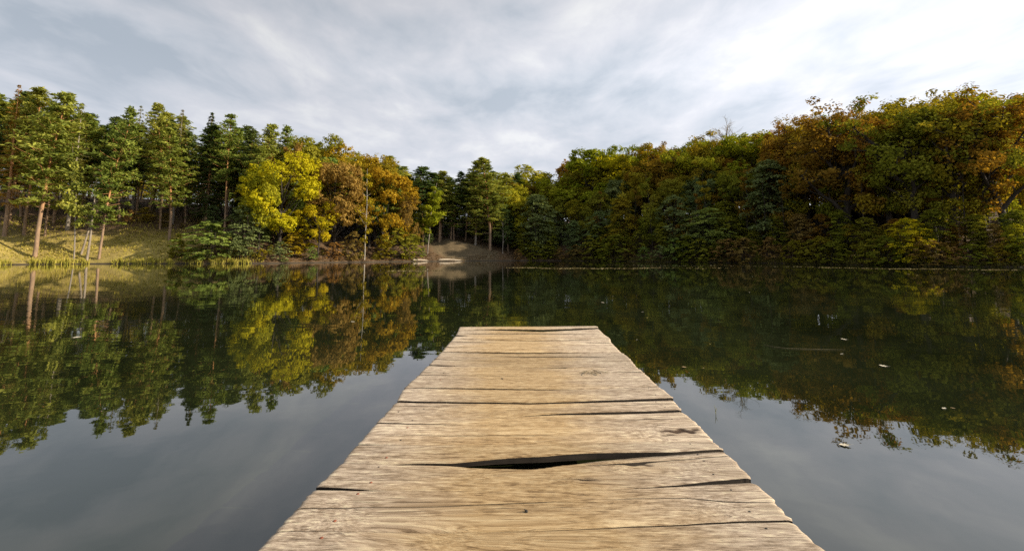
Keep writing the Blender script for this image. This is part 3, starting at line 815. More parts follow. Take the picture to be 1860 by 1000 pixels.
# ------------------------------------------------------------------ grass and litter
def make_stuff():
    rng = np.random.default_rng(5)
    lv = Leaves(rng)
    # grass on the sunny bank
    a = rng.uniform(math.atan2(80 - CY, -43), math.atan2(50 - CY, -84) + 0.0, 16000)
    s = rng.uniform(.3, 26, 16000) ** 1.0
    r = shore_r(a) + s
    x = CX + np.cos(a) * r; y = CY + np.sin(a) * r
    z = ground(x, y)
    keep = (np.sin(x * .33 + 2) * np.cos(y * .41) + rng.normal(size=len(x)) * .5) > -.2
    x, y, z = x[keep], y[keep], z[keep]; n = len(x)
    C = np.stack([x, y, z + .10], 1)
    lv.add(C, np.stack([rng.normal(size=n), rng.normal(size=n), np.full(n, .25)], 1), .42, .16, rng.normal(size=n) * .22 + .5, np.array([[0, 0, 1.]]) + rng.normal(size=(n, 3)) * .35)
    gm = leaf_mat('dry_grass', [(.20, .17, .035), (.40, .33, .07), (.58, .47, .14)], .3)
    tag(link('bank_grass', lv.build('bank_grass'), None, [gm]), 'dry golden grass on the sunny bank under the pines', 'grass', kind='stuff')
    # reeds along the waterline
    lv = Leaves(rng)
    n = 3600
    a = rng.uniform(math.atan2(80 - CY, -46), math.atan2(52 - CY, -88), n)
    a = a + .004 * np.sin(a * 300)
    r = shore_r(a) + rng.normal(size=n) * .35 + .3
    x = CX + np.cos(a) * r; y = CY + np.sin(a) * r
    hh = .35 + .25 * (np.sin(a * 55) + np.sin(a * 131 + 1))
    ok = hh > .12; x, y, a, hh = x[ok], y[ok], a[ok], hh[ok]; n = len(x)
    C = np.stack([x, y, np.maximum(ground(x, y), 0) + hh * .45], 1)
    lv.add(C, np.stack([rng.normal(size=n), rng.normal(size=n), np.zeros(n)], 1), 1.0, .09, rng.normal(size=n) * .2 + .55, np.array([[0, 0, 1.]]) + rng.normal(size=(n, 3)) * .16)
    gm2 = leaf_mat('reed_blades', [(.15, .17, .03), (.34, .34, .055), (.56, .50, .12)], .3)
    tag(link('reeds', lv.build('reeds'), None, [gm2]), 'yellow green reeds fringing the water along the grass bank', 'reeds', kind='stuff')
    # weeds hanging over the dark bank
    lv = Leaves(rng); n = 9000
    a = rng.uniform(math.atan2(50 - CY, 75), math.atan2(112 - CY, 12), n)
    sb = rng.uniform(-.35, 1.6, n); r = shore_r(a) + sb
    x = CX + np.cos(a) * r; y = CY + np.sin(a) * r
    hw = .25 + .30 * (np.sin(a * 90) * .5 + .5) + .25 * (np.sin(a * 37 + 2) * .5 + .5)
    z = np.maximum(ground(x, y), 0) + rng.uniform(.03, 1, n) * hw
    lv.add(np.stack([x, y, z], 1), np.array([[-.5, -.5, .8]]) + rng.normal(size=(n, 3)) * .6, .24, .17, rng.normal(size=n) * .2 + .45)
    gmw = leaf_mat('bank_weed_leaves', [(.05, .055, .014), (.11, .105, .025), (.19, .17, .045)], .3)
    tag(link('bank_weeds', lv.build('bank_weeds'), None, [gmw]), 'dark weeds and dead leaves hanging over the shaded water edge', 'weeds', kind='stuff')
    # fallen leaves on the wooded banks
    lv = Leaves(rng)
    n = 15000
    a = rng.uniform(math.atan2(50 - CY, 75), math.atan2(78 - CY, -50), n)
    r = shore_r(a) + rng.uniform(.1, 1, n) ** 1.6 * 16
    x = CX + np.cos(a) * r; y = CY + np.sin(a) * r
    kn = np.exp(-(((x + 15.5) / 6.5) ** 2 + ((y - 116) / 6) ** 2)) < .25
    x, y = x[kn], y[kn]; n = len(x)
    lv.add(np.stack([x, y, ground(x, y) + .05], 1), np.array([[0, 0, 1.]]) + rng.normal(size=(n, 3)) * .35, .3, .24, rng.normal(size=n) * .22 + .45)
    gm3 = leaf_mat('fallen_leaf_litter', [(.06, .035, .014), (.16, .095, .035), (.32, .20, .06)], .15)
    tag(link('fallen_leaves', lv.build('fallen_leaves'), None, [gm3]), 'brown and ochre fallen leaves covering the wooded banks', 'leaves', kind='stuff')
    # rafts of leaf litter drifting on the far water
    lv = Leaves(rng)
    def raft(x0, y0, x1, y1, n, w):
        t = rng.uniform(0, 1, n)
        px = x0 + (x1 - x0) * t; py = y0 + (y1 - y0) * t
        A_, B_ = on_plane(x0, y0, 0), on_plane(x1, y1, 0)
        P = A_ + (B_ - A_) * t[:, None]
        P[:, 1] += rng.normal(size=n) * w * (.4 + np.abs(np.sin(t * 17)) ) + 1.1 * np.sin(t * 9)
        P[:, 0] += rng.normal(size=n) * .3
        P[:, 2] = .012
        ok = setback(P[:, 0], P[:, 1]) < -.3
        P = P[ok]; m = len(P)
        lv.add(P, np.array([[0, 0, 1.]]) + rng.normal(size=(m, 3)) * .22, .15, .11, rng.normal(size=m) * .22 + .5)
    raft(700, 492.5, 805, 491.5, 300, .25); raft(925, 486, 1085, 488, 700, .5); raft(1085, 488, 1200, 486.5, 330, .6); raft(1200, 486.5, 1330, 487, 90, 1.2)
    raft(1290, 482, 1500, 485, 220, .5); raft(1500, 486, 1700, 489, 420, .4); raft(1690, 488.5, 1865, 490.5, 260, .4); raft(1100, 481, 1300, 483, 200, 1.)
    gm4 = leaf_mat('drifting_leaf_litter', [(.12, .085, .04), (.24, .18, .09), (.42, .34, .2)], .1)
    tag(link('drifting_litter', lv.build('drifting_litter'), None, [gm4]), 'thin rafts of pale leaf litter drifting on the far water', 'leaves', kind='stuff')

# ------------------------------------------------------------------ small things on the water and shore
def leaf_mesh(seed, L=.1):
    rng = np.random.default_rng(seed)
    n = 14
    V = []; 
    for i in range(n + 1):
        t = i / n
        w = (math.sin(math.pi * min(1, t * 1.03)) ** .7) * .32 * (1 + .35 * math.sin(t * 19 + seed)) + .01
        zc = .12 * (t - .5) ** 2 + .03 * math.sin(t * 5 + seed)
        for s in (-1, -.5, 0, .5, 1):
            V.append(((t - .5) * L, s * w * L, (zc + .10 * s * s * (.5 + .5 * rng.uniform())) * L * .45))
    F = []
    for i in range(n):
        for k in range(4):
            a = i * 5 + k; F.append((a, a + 1, a + 6, a + 5))
    st = len(V)
    for t in (0, 1, 2):
        V += [((.5 + t * .12) * L, -.012 * L, (.03 + .02 * t) * L), ((.5 + t * .12) * L, .012 * L, (.03 + .02 * t) * L)]
    F += [(st, st + 1, st + 3, st + 2), (st + 2, st + 3, st + 5, st + 4)]
    me = mesh_np('floating_leaf', V, F, True)
    return me

def make_floaters():
    lm = [plain_mat('pale_dead_leaf', (.42, .36, .24), (.72, .66, .52), 30), plain_mat('tan_dead_leaf', (.30, .19, .08), (.52, .38, .20), 30), plain_mat('yellow_dead_leaf', (.45, .34, .06), (.65, .52, .16), 30)]
    protos = [leaf_mesh(i) for i in range(4)]
    named = [
     (1535, 809, 18, 0, 'curled cream leaf floating alone near the reflected oak tops, biggest on the water'),
     (1605, 665, 13, 0, 'pale leaf lying flat on the dark reflection, beside no other leaf'),
     (1533, 616.5, 10, 0, 'pale leaf above the thin floating stalk, farther out of two'),
     (1529, 643, 7, 0, 'small pale leaf just below the thin floating stalk'),
     (1243, 667, 8, 1, 'tan leaf floating close to the jetty flank'),
     (1278, 668.5, 3.5, 1, 'tiny tan fleck floating next to the tan leaf by the jetty'),
     (1167, 566.5, 5, 0, 'pale leaf floating beyond the jetty corner, nearer of two'),
     (1095, 549.5, 6, 0, 'pale leaf floating beyond the jetty end, farther of two'),
     (641, 584.5, 7, 0, 'single pale leaf on the mirrored autumn trees'),
     (140, 613, 14, 0, 'pale floating leaf on the mirrored dead trunks'),
     (1715, 742, 8, 0, 'cream scrap of leaf in a short line on the mirrored oaks'),
     (1731, 741.5, 7, 1, 'tan scrap of leaf in a short line on the mirrored oaks'),
    ]
    def put(px, py, L, ci, label, group):
        p = on_plane(px, py, 0); L = L * p[1] / F_PX
        o = bpy.data.objects.new('floating_leaf', protos[random.randrange(4)]); COL.objects.link(o)
        if not o.data.materials: o.data.materials.append(lm[0])
        o.material_slots[0].link = 'OBJECT'; o.material_slots[0].material = lm[ci]
        o.location = (p[0], p[1], .006 + L * .01); s = L / .1
        o.scale = (s, s, s); o.rotation_euler = (random.uniform(-.1, .1), random.uniform(-.1, .1), random.uniform(-.6, .6))
        tag(o, label, 'leaf', group)
    for px, py, L, ci, lb in named: put(px, py, L, ci, lb, 'leaves floating on the lake')
    rr = random.Random(3)
    spots = [(1266, 495), (1311, 496), (1312, 498), (1366, 502), (1157, 497), (1190, 495), (1105, 507), (1408, 507), (1486, 507), (1350, 493), (1443, 538), (1361, 531), (1113, 538),
             (1176, 577), (1157, 617), (1340, 505), (1543, 508), (1583, 495), (1650, 498), (1666, 500), (1786, 496), (1840, 519), (1615, 492), (1860, 689), (1290, 625)]
    for px, py in spots:
        put(px, py, rr.uniform(2.5, 5), rr.choice((0, 1, 2)), 'tiny pale fleck of a leaf far out on the dark mirrored wood', 'far leaf flecks on the dark water')
    # floating stalk
    tb = Tubes()
    pts = [on_plane(px, py, .008) for px, py in ((1388, 625), (1405, 629), (1430, 632), (1460, 633), (1500, 634), (1535, 634.5))]
    P = np.array(pts)
    tb.add(P, [.0015, .0025, .003, .003, .0025, .001], 5)
    c = P[2].copy(); me = tb.build('floating_stalk'); me.transform(Matrix.Translation(-Vector(c)))
    o = link('floating_stalk', me, None, [plain_mat('straw', (.14, .11, .05), (.28, .23, .12), 20)]); o.location = c
    tag(o, 'long thin straw coloured stalk floating on the dark reflection', 'stalk')
    # upright stalk near the jetty
    tb = Tubes(); p = on_plane(1300, 752, 0)
    tb.add([(0, 0, -.25), (.004, 0, -.02), (.0, .002, .04), (-.008, 0, .085)], [.003, .003, .0025, .001], 5)
    tb.add([(0, 0, .02), (.010, 0, .05), (.016, 0, .062)], [.002, .0018, .0008], 4)
    o = link('water_weed_stalk', tb.build('water_weed_stalk'), None, [plain_mat('green_stalk', (.20, .20, .04), (.42, .38, .08), 20)]); o.location = p
    tag(o, 'short yellow stalk poking straight up out of the water beside the jetty', 'stalk')
    # driftwood at the head of the lake
    wm = plain_mat('bleached_driftwood', (.30, .24, .17), (.60, .52, .40), 6, .85, (.4, 3, 3))
    for pa, pb, rad, lb in (((750, 474.3), (778, 475.2), .16, 'short bleached log lying at the water edge of the cove'),
                            ((797, 475.0), (838, 474.6), .20, 'long bleached log lying below the bare knoll')):
        def onshore(px):
            d, r0 = shore_hit(px); q = d * (r0 + .15); return np.array([q[0], q[1], .30])
        A_, B_ = onshore(pa[0]), onshore(pb[0])
        mid = (A_ + B_) / 2
        t = np.linspace(0, 1, 9)
        P = (A_ - mid) + (B_ - A_) * t[:, None] + np.stack([np.zeros(9), .15 * np.sin(t * 3), .10 * np.sin(t * 4 + .5)], 1)
        tb = Tubes(); tb.add(P, rad * np.array([.3, .9, 1, 1.05, .95, .9, .8, .7, .25]), 8)
        br = unit(B_ - A_)
        tb.add([P[1], P[1] + np.array([-.4, .1, .35])], [.06, .03], 5); tb.add([P[5], P[5] + np.array([.5, .2, .25])], [.05, .02], 5)
        o = link('driftwood_log', tb.build('driftwood_log'), None, [wm]); o.location = mid
        tag(o, lb, 'log', 'driftwood logs')

# ------------------------------------------------------------------ jetty
def wood_mat():
    m, nt = new_mat('weathered_plank_wood')
    at = N(nt, 'ShaderNodeAttribute', attribute_name='grain'); V = at.outputs['Vector']
    oi = N(nt, 'ShaderNodeObjectInfo')
    fib = noise(nt, vmul(nt, V, (8.0, 140, 1)), 1., 8, .70)
    ring = noise(nt, vmul(nt, V, (1.1, 20, 1)), 1., 5, .58, .4)
    blot = noise(nt, vmul(nt, V, (1.1, 3.2, 1)), 1., 5, .6)
    crk = noise(nt, vmul(nt, V, (4.5, 62, 1)), 1., 5, .62)
    mot = noise(nt, vmul(nt, V, (26, 60, 1)), 1., 3, .6)
    midg = noise(nt, vmul(nt, V, (11, 48, 1)), 1., 6, .74)
    tone = mixc(nt, .36, fib, ring); tone = mixc(nt, .42, tone, midg)
    tone = math_n(nt, 'MULTIPLY_ADD', math_n(nt, 'SUBTRACT', tone, .5), 1.25, .5)
    warm = ramp(nt, [(.39, (.16, .096, .040)), (.465, (.37, .245, .115)), (.53, (.475, .335, .172)), (.61, (.62, .47, .265))], tone).outputs[0]
    grey = ramp(nt, [(.39, (.18, .13, .085)), (.465, (.37, .285, .20)), (.53, (.53, .425, .32)), (.61, (.76, .66, .45))], tone).outputs[0]
    sp = N(nt, 'ShaderNodeSeparateXYZ'); g = N(nt, 'ShaderNodeNewGeometry'); nt.links.new(g.outputs['Position'], sp.inputs[0])
    ax = math_n(nt, 'ABSOLUTE', math_n(nt, 'SUBTRACT', sp.outputs['X'], .07))
    ef = N(nt, 'ShaderNodeMapRange', inp={1: .28, 2: .85, 3: .03, 4: 1.}); nt.links.new(math_n(nt, 'MULTIPLY_ADD', blot, .9, math_n(nt, 'SUBTRACT', ax, .45)), ef.inputs[0])
    c = mixc(nt, ef.outputs[0], warm, grey)
    # fine dark checks along the grain
    ck = N(nt, 'ShaderNodeMapRange', inp={1: .60, 2: .66, 3: 0., 4: .8}); nt.links.new(crk, ck.inputs[0])
    ckb = N(nt, 'ShaderNodeMapRange', inp={1: .45, 2: .62}); nt.links.new(blot, ckb.inputs[0])
    c = mixc(nt, math_n(nt, 'MULTIPLY', ck.outputs[0], math_n(nt, 'MULTIPLY_ADD', ckb.outputs[0], .8, .2)), c, (.085, .055, .03))
    # stains
    stn = N(nt, 'ShaderNodeMapRange', inp={1: .52, 2: .70, 3: 0., 4: .45}); nt.links.new(blot, stn.inputs[0])
    c = mixc(nt, stn.outputs[0], c, (.20, .13, .065))
    mt = N(nt, 'ShaderNodeMapRange', inp={1: .3, 2: .7, 3: .86, 4: 1.12}); nt.links.new(mot, mt.inputs[0])
    hv = N(nt, 'ShaderNodeHueSaturation'); nt.links.new(c, hv.inputs['Color'])
    nt.links.new(math_n(nt, 'MULTIPLY', mt.outputs[0], math_n(nt, 'MULTIPLY_ADD', oi.outputs['Random'], .30, .88)), hv.inputs['Value'])
    c = hv.outputs[0]
    kn = N(nt, 'ShaderNodeAttribute', attribute_name='knot')
    c = mixc(nt, kn.outputs['Fac'], c, (.06, .035, .02))
    b = N(nt, 'ShaderNodeBsdfPrincipled', inp={'Roughness': .82, 'Specular IOR Level': .3}); nt.links.new(c, b.inputs['Base Color'])
    hgt = math_n(nt, 'ADD', math_n(nt, 'MULTIPLY', fib, .6), math_n(nt, 'MULTIPLY', ring, .7))
    hgt = math_n(nt, 'SUBTRACT', hgt, math_n(nt, 'MULTIPLY', ck.outputs[0], .35))
    bp = N(nt, 'ShaderNodeBump', inp={'Strength': .9, 'Distance': .006}); nt.links.new(hgt, bp.inputs['Height'])
    nt.links.new(bp.outputs[0], b.inputs['Normal'])
    o = N(nt, 'ShaderNodeOutputMaterial'); nt.links.new(b.outputs[0], o.inputs[0])
    return m

LEFT = [(835, 593), (829, 605), (822, 615), (818, 619), (803, 637), (790, 650), (779, 661), (760, 681), (735, 703), (722, 726), (684, 766), (651, 803), (620, 838), (576, 881), (571, 888), (538, 924), (502, 962), (465, 1000), (445, 1022)]
RIGHT = [(1083, 590), (1087, 594), (1094, 603), (1108, 613), (1110, 621), (1129, 639), (1145, 652), (1155, 665), (1170, 677), (1196, 701), (1222, 722), (1238, 742), (1268, 768), (1295, 798), (1303, 806), (1315, 814), (1327, 825), (1343, 845), (1366, 868), (1371, 872), (1408, 911), (1442, 948), (1470, 975), (1500, 1000), (1525, 1022)]
# gaps and cracks read along their length: (column, row of far lip, width in rows)
LINES = [
 ('gap',  [(835, 598, .3), (881, 596.6, .5), (930, 596.3, 3), (980, 596.5, 4.2), (1030, 595.6, 3), (1083, 593.5, .5)]),
 ('crack', [(860, 603.6, .0), (872, 604, .8), (934, 605.3, .7), (960, 605.6, 0)]),
 ('gap',  [(829, 606.2, 2.6), (842, 607.4, 1.6), (856, 608.6, .4), (980, 609.4, .15), (1102, 608, .2)]),
 ('gap',  [(822, 614, .2), (865, 615.5, .6), (930, 616.6, 1.6), (980, 617, 1.9), (1056, 615.6, 1.2), (1082, 614.8, .4), (1108, 614, .2)]),
 ('crack', [(818, 619, .9), (850, 620.2, .7), (879, 621.5, .3), (930, 622.5, 0), (1060, 623, .0), (1080, 622.4, .5), (1110, 621.5, .7)]),
 ('crack', [(811, 629.2, .8), (838, 630.3, .5), (880, 631, 0), (1120, 631, 0)]),
 ('gap',  [(802, 637.2, .8), (900, 638.6, .9), (980, 639.3, 1.1), (1060, 639.2, .7), (1129, 639.3, .6)]),
 ('crack', [(795, 644, 0), (890, 645.6, 0), (910, 646, .6), (960, 647.3, 1.0), (1083, 648, .9), (1100, 648.5, .1), (1140, 648, 0)]),
 ('crack', [(789, 651, .8), (830, 653, .4), (916, 655.6, .3), (950, 656, 0), (1148, 656, 0)]),
 ('gap',  [(779, 661.3, 2.0), (815, 663, 1.6), (850, 664.3, .7), (930, 665.5, .35), (980, 665.6, .6), (1028, 665.6, 1.6), (1032, 665.6, .4), (1120, 665, .4), (1155, 664.2, .8)]),
 ('crack', [(764, 676, .6), (800, 677, .3), (830, 677.5, 0), (1110, 676, 0), (1128, 675.6, .6), (1168, 675.4, .8)]),
 ('crack', [(760, 681.4, .7), (824, 681.7, .5), (930, 682.3, .25), (960, 683, 0), (1174, 682, 0)]),
 ('gap',  [(735, 703, .3), (755, 703.4, .9), (860, 704.2, 1.7), (980, 704.6, 2.2), (1080, 704, 1.2), (1150, 702, .8), (1197, 700.6, .9)]),
 ('gap',  [(722, 726.3, .8), (760, 727.2, 2.2), (850, 728.2, 3.4), (958, 729, 4.), (1075, 726.3, 3.0), (1150, 724.6, 1.6), (1199, 723.3, .5), (1222, 722, .2)]),
 ('crack', [(700, 738, 0), (735, 735.5, .6), (790, 737, .4), (830, 738, 0), (1020, 738, 0), (1080, 736.3, .5), (1140, 734.5, .5), (1228, 730, .6)]),
 ('gap',  [(697, 754.3, .3), (760, 755.4, .4), (850, 756, .25), (940, 755, .15), (1020, 750, .4), (1075, 748, 1.2), (1160, 745, 1.5), (1238, 742, 1.5)]),
 ('crack', [(684, 766, 1.6), (740, 768.5, 1.1), (808, 770.5, .6), (840, 771, 0), (920, 770, .2), (980, 769, 0), (1150, 760, .1), (1175, 757, 1.0), (1200, 758, .3), (1254, 757, 0)]),
 ('crack', [(665, 788, 0), (760, 789.5, .2), (810, 790, .5), (960, 789.4, .5), (1000, 788, 0), (1278, 784, 0)]),
 ('gap',  [(651, 803, 1.6), (690, 804, 1.), (757, 805.6, .4), (863, 806.6, .4), (940, 806, .3), (1056, 804, .8), (1114, 800, 1.1), (1200, 799, .8), (1296, 798.2, 1.1)]),
 ('gap',  [(620, 838, .2), (664, 838, .8), (750, 838.5, 4), (820, 839.2, 5.8), (855, 837, 10), (895, 834, 13.5), (960, 830, 16.5), (1000, 828.4, 14.5), (1017, 827.4, 13.5), (1085, 823.5, 8), (1153, 821.6, 4), (1221, 821, 1.), (1270, 818, .2), (1315, 814, .2)]),
 ('crack', [(612, 846, 0), (1060, 845, 0), (1093, 843.6, 1.), (1130, 841.5, 2.2), (1152, 839.6, 4), (1170, 838, 3), (1200, 836.5, 1.), (1240, 833, .8), (1326, 825, .7)]),
 ('crack', [(590, 868, 0), (1000, 868, 0), (1050, 867.5, .3), (1062, 869, 2.2), (1072, 870, .8), (1095, 871, 0), (1356, 855, 0)]),
 ('gap',  [(576, 880.3, 7), (656, 883.7, 5), (703, 886, 3), (795, 888, 1.), (977, 886, .5), (1090, 884.5, .4), (1182, 881, .7), (1241, 877.8, 1.4), (1366, 866.5, 5)]),
 ('crack', [(552, 910, 0), (1100, 905, 0), (1160, 902, .5), (1250, 902, .8), (1310, 908, 1.4), (1365, 910, 1.), (1408, 911, .4)]),
 ('crack', [(538, 924.5, 1.), (628, 925.3, .9), (700, 923.5, .7), (795, 921, .7), (900, 917, 1.), (977, 913, .9), (1010, 911, .2), (1100, 912, 0), (1412, 916, 0)]),
 ('gap',  [(502, 962, 2.), (580, 962, 1.8), (656, 961.4, .6), (760, 961, .25), (980, 957, .2), (1250, 947, .2), (1440, 942, .2)]),
]
NAILS = [(674, 875, 1), (650, 898, 1), (608, 947, 1), (584, 977, 1), (688, 847, 0), (1267.5, 822, 0), (1279, 836, 0), (1296, 861.5, 0), (1328, 888.7, 0), (1361.5, 928.6, 0), (1392, 959, 0),
         (1220.6, 758.7, 0), (1208, 738, 0), (1191.6, 727.5, 0), (1191, 718, 0), (1178, 706, 0), (1254, 806, 0), (770, 742, 0), (724, 747, 0), (809, 771, 0), (728, 798.5, 0), (702, 829, 1), (740, 776, 1), (749, 763, 0),
         (860, 602, 1), (912.5, 688, 2), (956, 928.5, 2), (1055, 645, 0), (1117, 645.5, 0), (1136, 662, 0), (1128, 657.5, 0), (838, 629.6, 0), (806, 678, 0), (800, 690, 1)]
KNOTS = [(1237, 779.5, .115, 1.6), (1216, 787, .05, .8), (1162, 842, .07, .9), (1062, 868, .05, .6), (640, 912, .03, .35), (1180, 790, .03, .3), (1310, 845, .12, .0), (690, 945, .12, .0), (1230, 800, .05, .0), (1100, 655, .03, .3), (975, 742, .05, .0), (1385, 925, .10, 0.), (752, 742, .022, .5), (802, 745, .022, .5), (880, 975, .10, 0.), (905, 860, .04, .25)]

def make_jetty():
    rng = np.random.default_rng(21)
    root = empty('jetty', (0, 3.0, 0))
    tag(root, 'weathered wooden jetty of broad warped planks running straight out over the lake', 'jetty')
    off = Vector((0, -3.0, 0))
    wm = wood_mat(); em = plain_mat('painted_plank_shade', (.012, .008, .005), (.042, .029, .017), 9, .9, (.35, 3, 7))  # em: near-black colour paints the shade of the gaps onto plank sides
    Lw = np.array([on_plane(a, b, DECK)[:2] for a, b in LEFT]); Rw = np.array([on_plane(a, b, DECK)[:2] for a, b in RIGHT])
    def xl(Y): return np.interp(Y, Lw[::-1, 1], Lw[::-1, 0])
    def xr(Y): return np.interp(Y, Rw[::-1, 1], Rw[::-1, 0])
    K = [(on_plane(a, b, DECK), r, d) for a, b, r, d in KNOTS]
    nx = 240
    U = np.linspace(0, 1, nx)
    def curve(pts):
        far = np.array([on_plane(a, b, DECK)[:2] for a, b, w in pts]); near = np.array([on_plane(a, b + w, DECK)[:2] for a, b, w in pts])
        x0, x1 = far[0, 0], far[-1, 0]
        X = x0 + (x1 - x0) * U
        w = np.interp(X, far[:, 0], far[:, 1] - near[:, 1]) * 1.3
        yf = np.interp(X, far[:, 0], far[:, 1])
        # ease the corners and give the lip a little roughness
        ker = np.array([1, 2, 3, 2, 1]) / 9.
        yf[2:-2] = np.convolve(yf, ker, 'valid'); w[2:-2] = np.convolve(w, ker, 'valid')
        jn = np.cumsum(rng.normal(size=nx)) * .0009; jn -= np.linspace(jn[0], jn[-1], nx); jn[6:-6] = np.convolve(jn, np.ones(13) / 13., 'valid')
        return X, yf + jn, np.maximum(w, 0.0)
    rows = []   # (kind, X, Yfar lip, width)
    top_y = [on_plane(a, b, DECK)[:2] for a, b in ((835, 593.4), (930, 591.8), (1083, 590))]
    tX = top_y[0][0] + (top_y[-1][0] - top_y[0][0]) * U
    tY = np.interp(tX, [p[0] for p in top_y], [p[1] for p in top_y])
    rows.append(('gap', tX, tY + .03, np.full(nx, .03)))
    for k, pts in LINES:
        X, Y, w = curve(pts); rows.append((k, X, Y, w))
    # boards behind the viewer, back to the near bank
    yb = 1.84; yend = -10.5
    while yb > yend:
        l, r_ = -1.03, 1.19
        j = rng.normal(size=2) * .02
        X = l + j[0] + (r_ - l + j[1]) * U
        Y = yb + .012 * np.sin(U * 5 + yb) + .02 * (U - .5) * rng.normal()
        rows.append(('gap', X, Y, .004 + .006 * np.abs(np.sin(U * 3 + yb * 5))))
        yb -= rng.uniform(.26, .42)
    gaps = [i for i, r_ in enumerate(rows) if r_[0] == 'gap']
    TH_ = .034
    planks = []
    for g0, g1 in zip(gaps[:-1], gaps[1:]):
        _, X0, Y0, w0 = rows[g0]; _, X1, Y1, w1 = rows[g1]
        inner = rows[g0 + 1:g1]
        # section list: each is (X, Y, dz)
        far_line = (X0, Y0 - np.maximum(w0, .0045)); near_line = (X1, Y1)
        secs = []; crows = []
        def seg(a, b, n):
            for t in np.linspace(0, 1, n):
                secs.append((a[0] + (b[0] - a[0]) * t, a[1] + (b[1] - a[1]) * t, np.zeros(nx)))
        cur = far_line
        for _, Xc, Yc, wc in inner:
            wv = np.minimum(wc, .05)
            ln = max(3, int(abs(np.mean(cur[1]) - np.mean(Yc)) / .009))
            seg(cur, (Xc, Yc), ln)
            crows.append((len(secs) - 1, wv))
            secs.append((Xc, Yc - wv * .5, -np.minimum(wv * 5, .028)))
            cur = (Xc, Yc - np.maximum(wv, .0004))
        seg(cur, near_line, max(4, int(abs(np.mean(cur[1]) - np.mean(near_line[1])) / .009)))
        ns = len(secs)
        X = np.array([s[0] for s in secs]); Y = np.array([s[1] for s in secs]); Y = np.minimum.accumulate(Y - 2e-5 * np.arange(ns)[:, None], axis=0); D = np.array([s[2] for s in secs])
        # clip the ends to the worn outline of the deck
        behind = Y.mean() < 1.9
        if not behind:
            gr = np.arange(1.5, 9, .025); l = xl(Y[:, 0]) + np.interp(Y[:, 0], gr, rng.normal(size=len(gr)) * .004); r_ = xr(Y[:, -1]) + np.interp(Y[:, -1], gr, rng.normal(size=len(gr)) * .004)
            X = l[:, None] + (r_ - l)[:, None] * U[None, :]
        # surface: cup, sag and small dips
        wdt = max(.02, float(np.mean(Y[0] - Y[-1])))
        v = (Y - Y.mean()) / wdt
        lift = rng.normal() * .004
        Z = DECK + D + lift + .004 * np.sin(X * 2.1 + rng.uniform(0, 6)) - .010 * np.maximum(0, np.abs(v) - .36) * 2
        # worn arris
        Z[0] -= .004; Z[-1] -= .005
        Z -= .006 * np.exp(-((X - X[:, :1]) / .012) ** 2) + .006 * np.exp(-((X - X[:, -1:]) / .012) ** 2)
        knot = np.zeros_like(X); gx = X.copy(); gy = Y.copy()
        for kp, kr, kd in K:
            dx = (X - kp[0]) / (kr * 2.2); dy = (Y - kp[1]) / kr
            e = np.exp(-(dx ** 2 + dy ** 2))
            gy += np.sign(dy) * e * kr * .55 * np.minimum(1, np.abs(dy) * 2)
            gx += e * kr * 6
            if kd > 0:
                core = np.exp(-((dx * 1.9 + .25 * np.sin(Y * 90)) ** 2 + (dy * 3.2 + .4 * np.sin(X * 60)) ** 2) * 1.3)
                knot = np.maximum(knot, np.clip(np.clip(core * 2.2 - .35, 0, 1) * kd, 0, 1))
                Z -= .010 * np.clip(core - .2, 0, 1) * kd
        # one mesh: top, skirt and underside
        V = [np.stack([X, Y, Z], -1).reshape(-1, 3)]
        F = []
        i = np.arange(ns - 1)[:, None] * nx; j = np.arange(nx - 1)[None, :]
        a = (i + j).ravel()
        F.append(np.stack([a, a + nx, a + nx + 1, a + 1], 1))
        per = np.concatenate([np.arange(nx), nx - 1 + nx * np.arange(1, ns), (ns - 1) * nx + np.arange(nx - 2, -1, -1), nx * np.arange(ns - 2, 0, -1)])
        lower = V[0][per].copy(); lower[:, 2] = DECK - TH_
        b0 = len(V[0]); m = len(per)
        midv = V[0][per].copy(); midv[:, 2] = DECK - .02; midv[:, 1] += np.convolve(rng.normal(size=m + 8), np.ones(9) / 9., 'valid') * .0006
        V += [midv, lower]
        q = np.arange(m); q1 = (q + 1) % m
        F.append(np.stack([per[q], per[q1], b0 + q1, b0 + q], 1))
        F.append(np.stack([b0 + q, b0 + q1, b0 + m + q1, b0 + m + q], 1))
        # underside joins the two long edges
        k_ = np.arange(nx - 1)
        topi = b0 + m + k_; boti = b0 + m + (nx - 1 + ns - 1) + (nx - 1 - k_)
        F.append(np.stack([topi, topi + 1, boti - 1, boti], 1))
        Vall = np.concatenate(V); Vall[:, 1] -= 3.0
        me = mesh_np('plank', Vall, np.concatenate(F), False)
        sm = np.zeros(len(me.polygons), dtype=bool); sm[:len(F[0])] = True
        me.polygons.foreach_set('use_smooth', sm)
        pid = rng.uniform(0, 50)
        G = np.zeros((len(Vall), 3), dtype=np.float32)
        G[:, 0] = Vall[:, 0] + pid * 1.7; G[:, 1] = Vall[:, 1] + pid; G[:, 2] = pid
        G[:b0, 0] = gx.ravel() + pid * 1.7; G[:b0, 1] = gy.ravel() - 3.0 + pid + .05 * (X.ravel() * rng.normal() * .25)
        G[b0:, 1] += np.tile(np.concatenate([np.full(m, .02), np.full(m, .055)]), 1)
        at = me.attributes.new('grain', 'FLOAT_VECTOR', 'POINT'); at.data.foreach_set('vector', G.ravel())
        kk = np.zeros(len(Vall), dtype=np.float32); kk[:b0] = knot.ravel()
        at = me.attributes.new('knot', 'FLOAT', 'POINT'); at.data.foreach_set('value', kk)
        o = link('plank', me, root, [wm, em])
        mi = np.ones(len(me.polygons), dtype=np.int32); mi[:len(F[0])] = 0
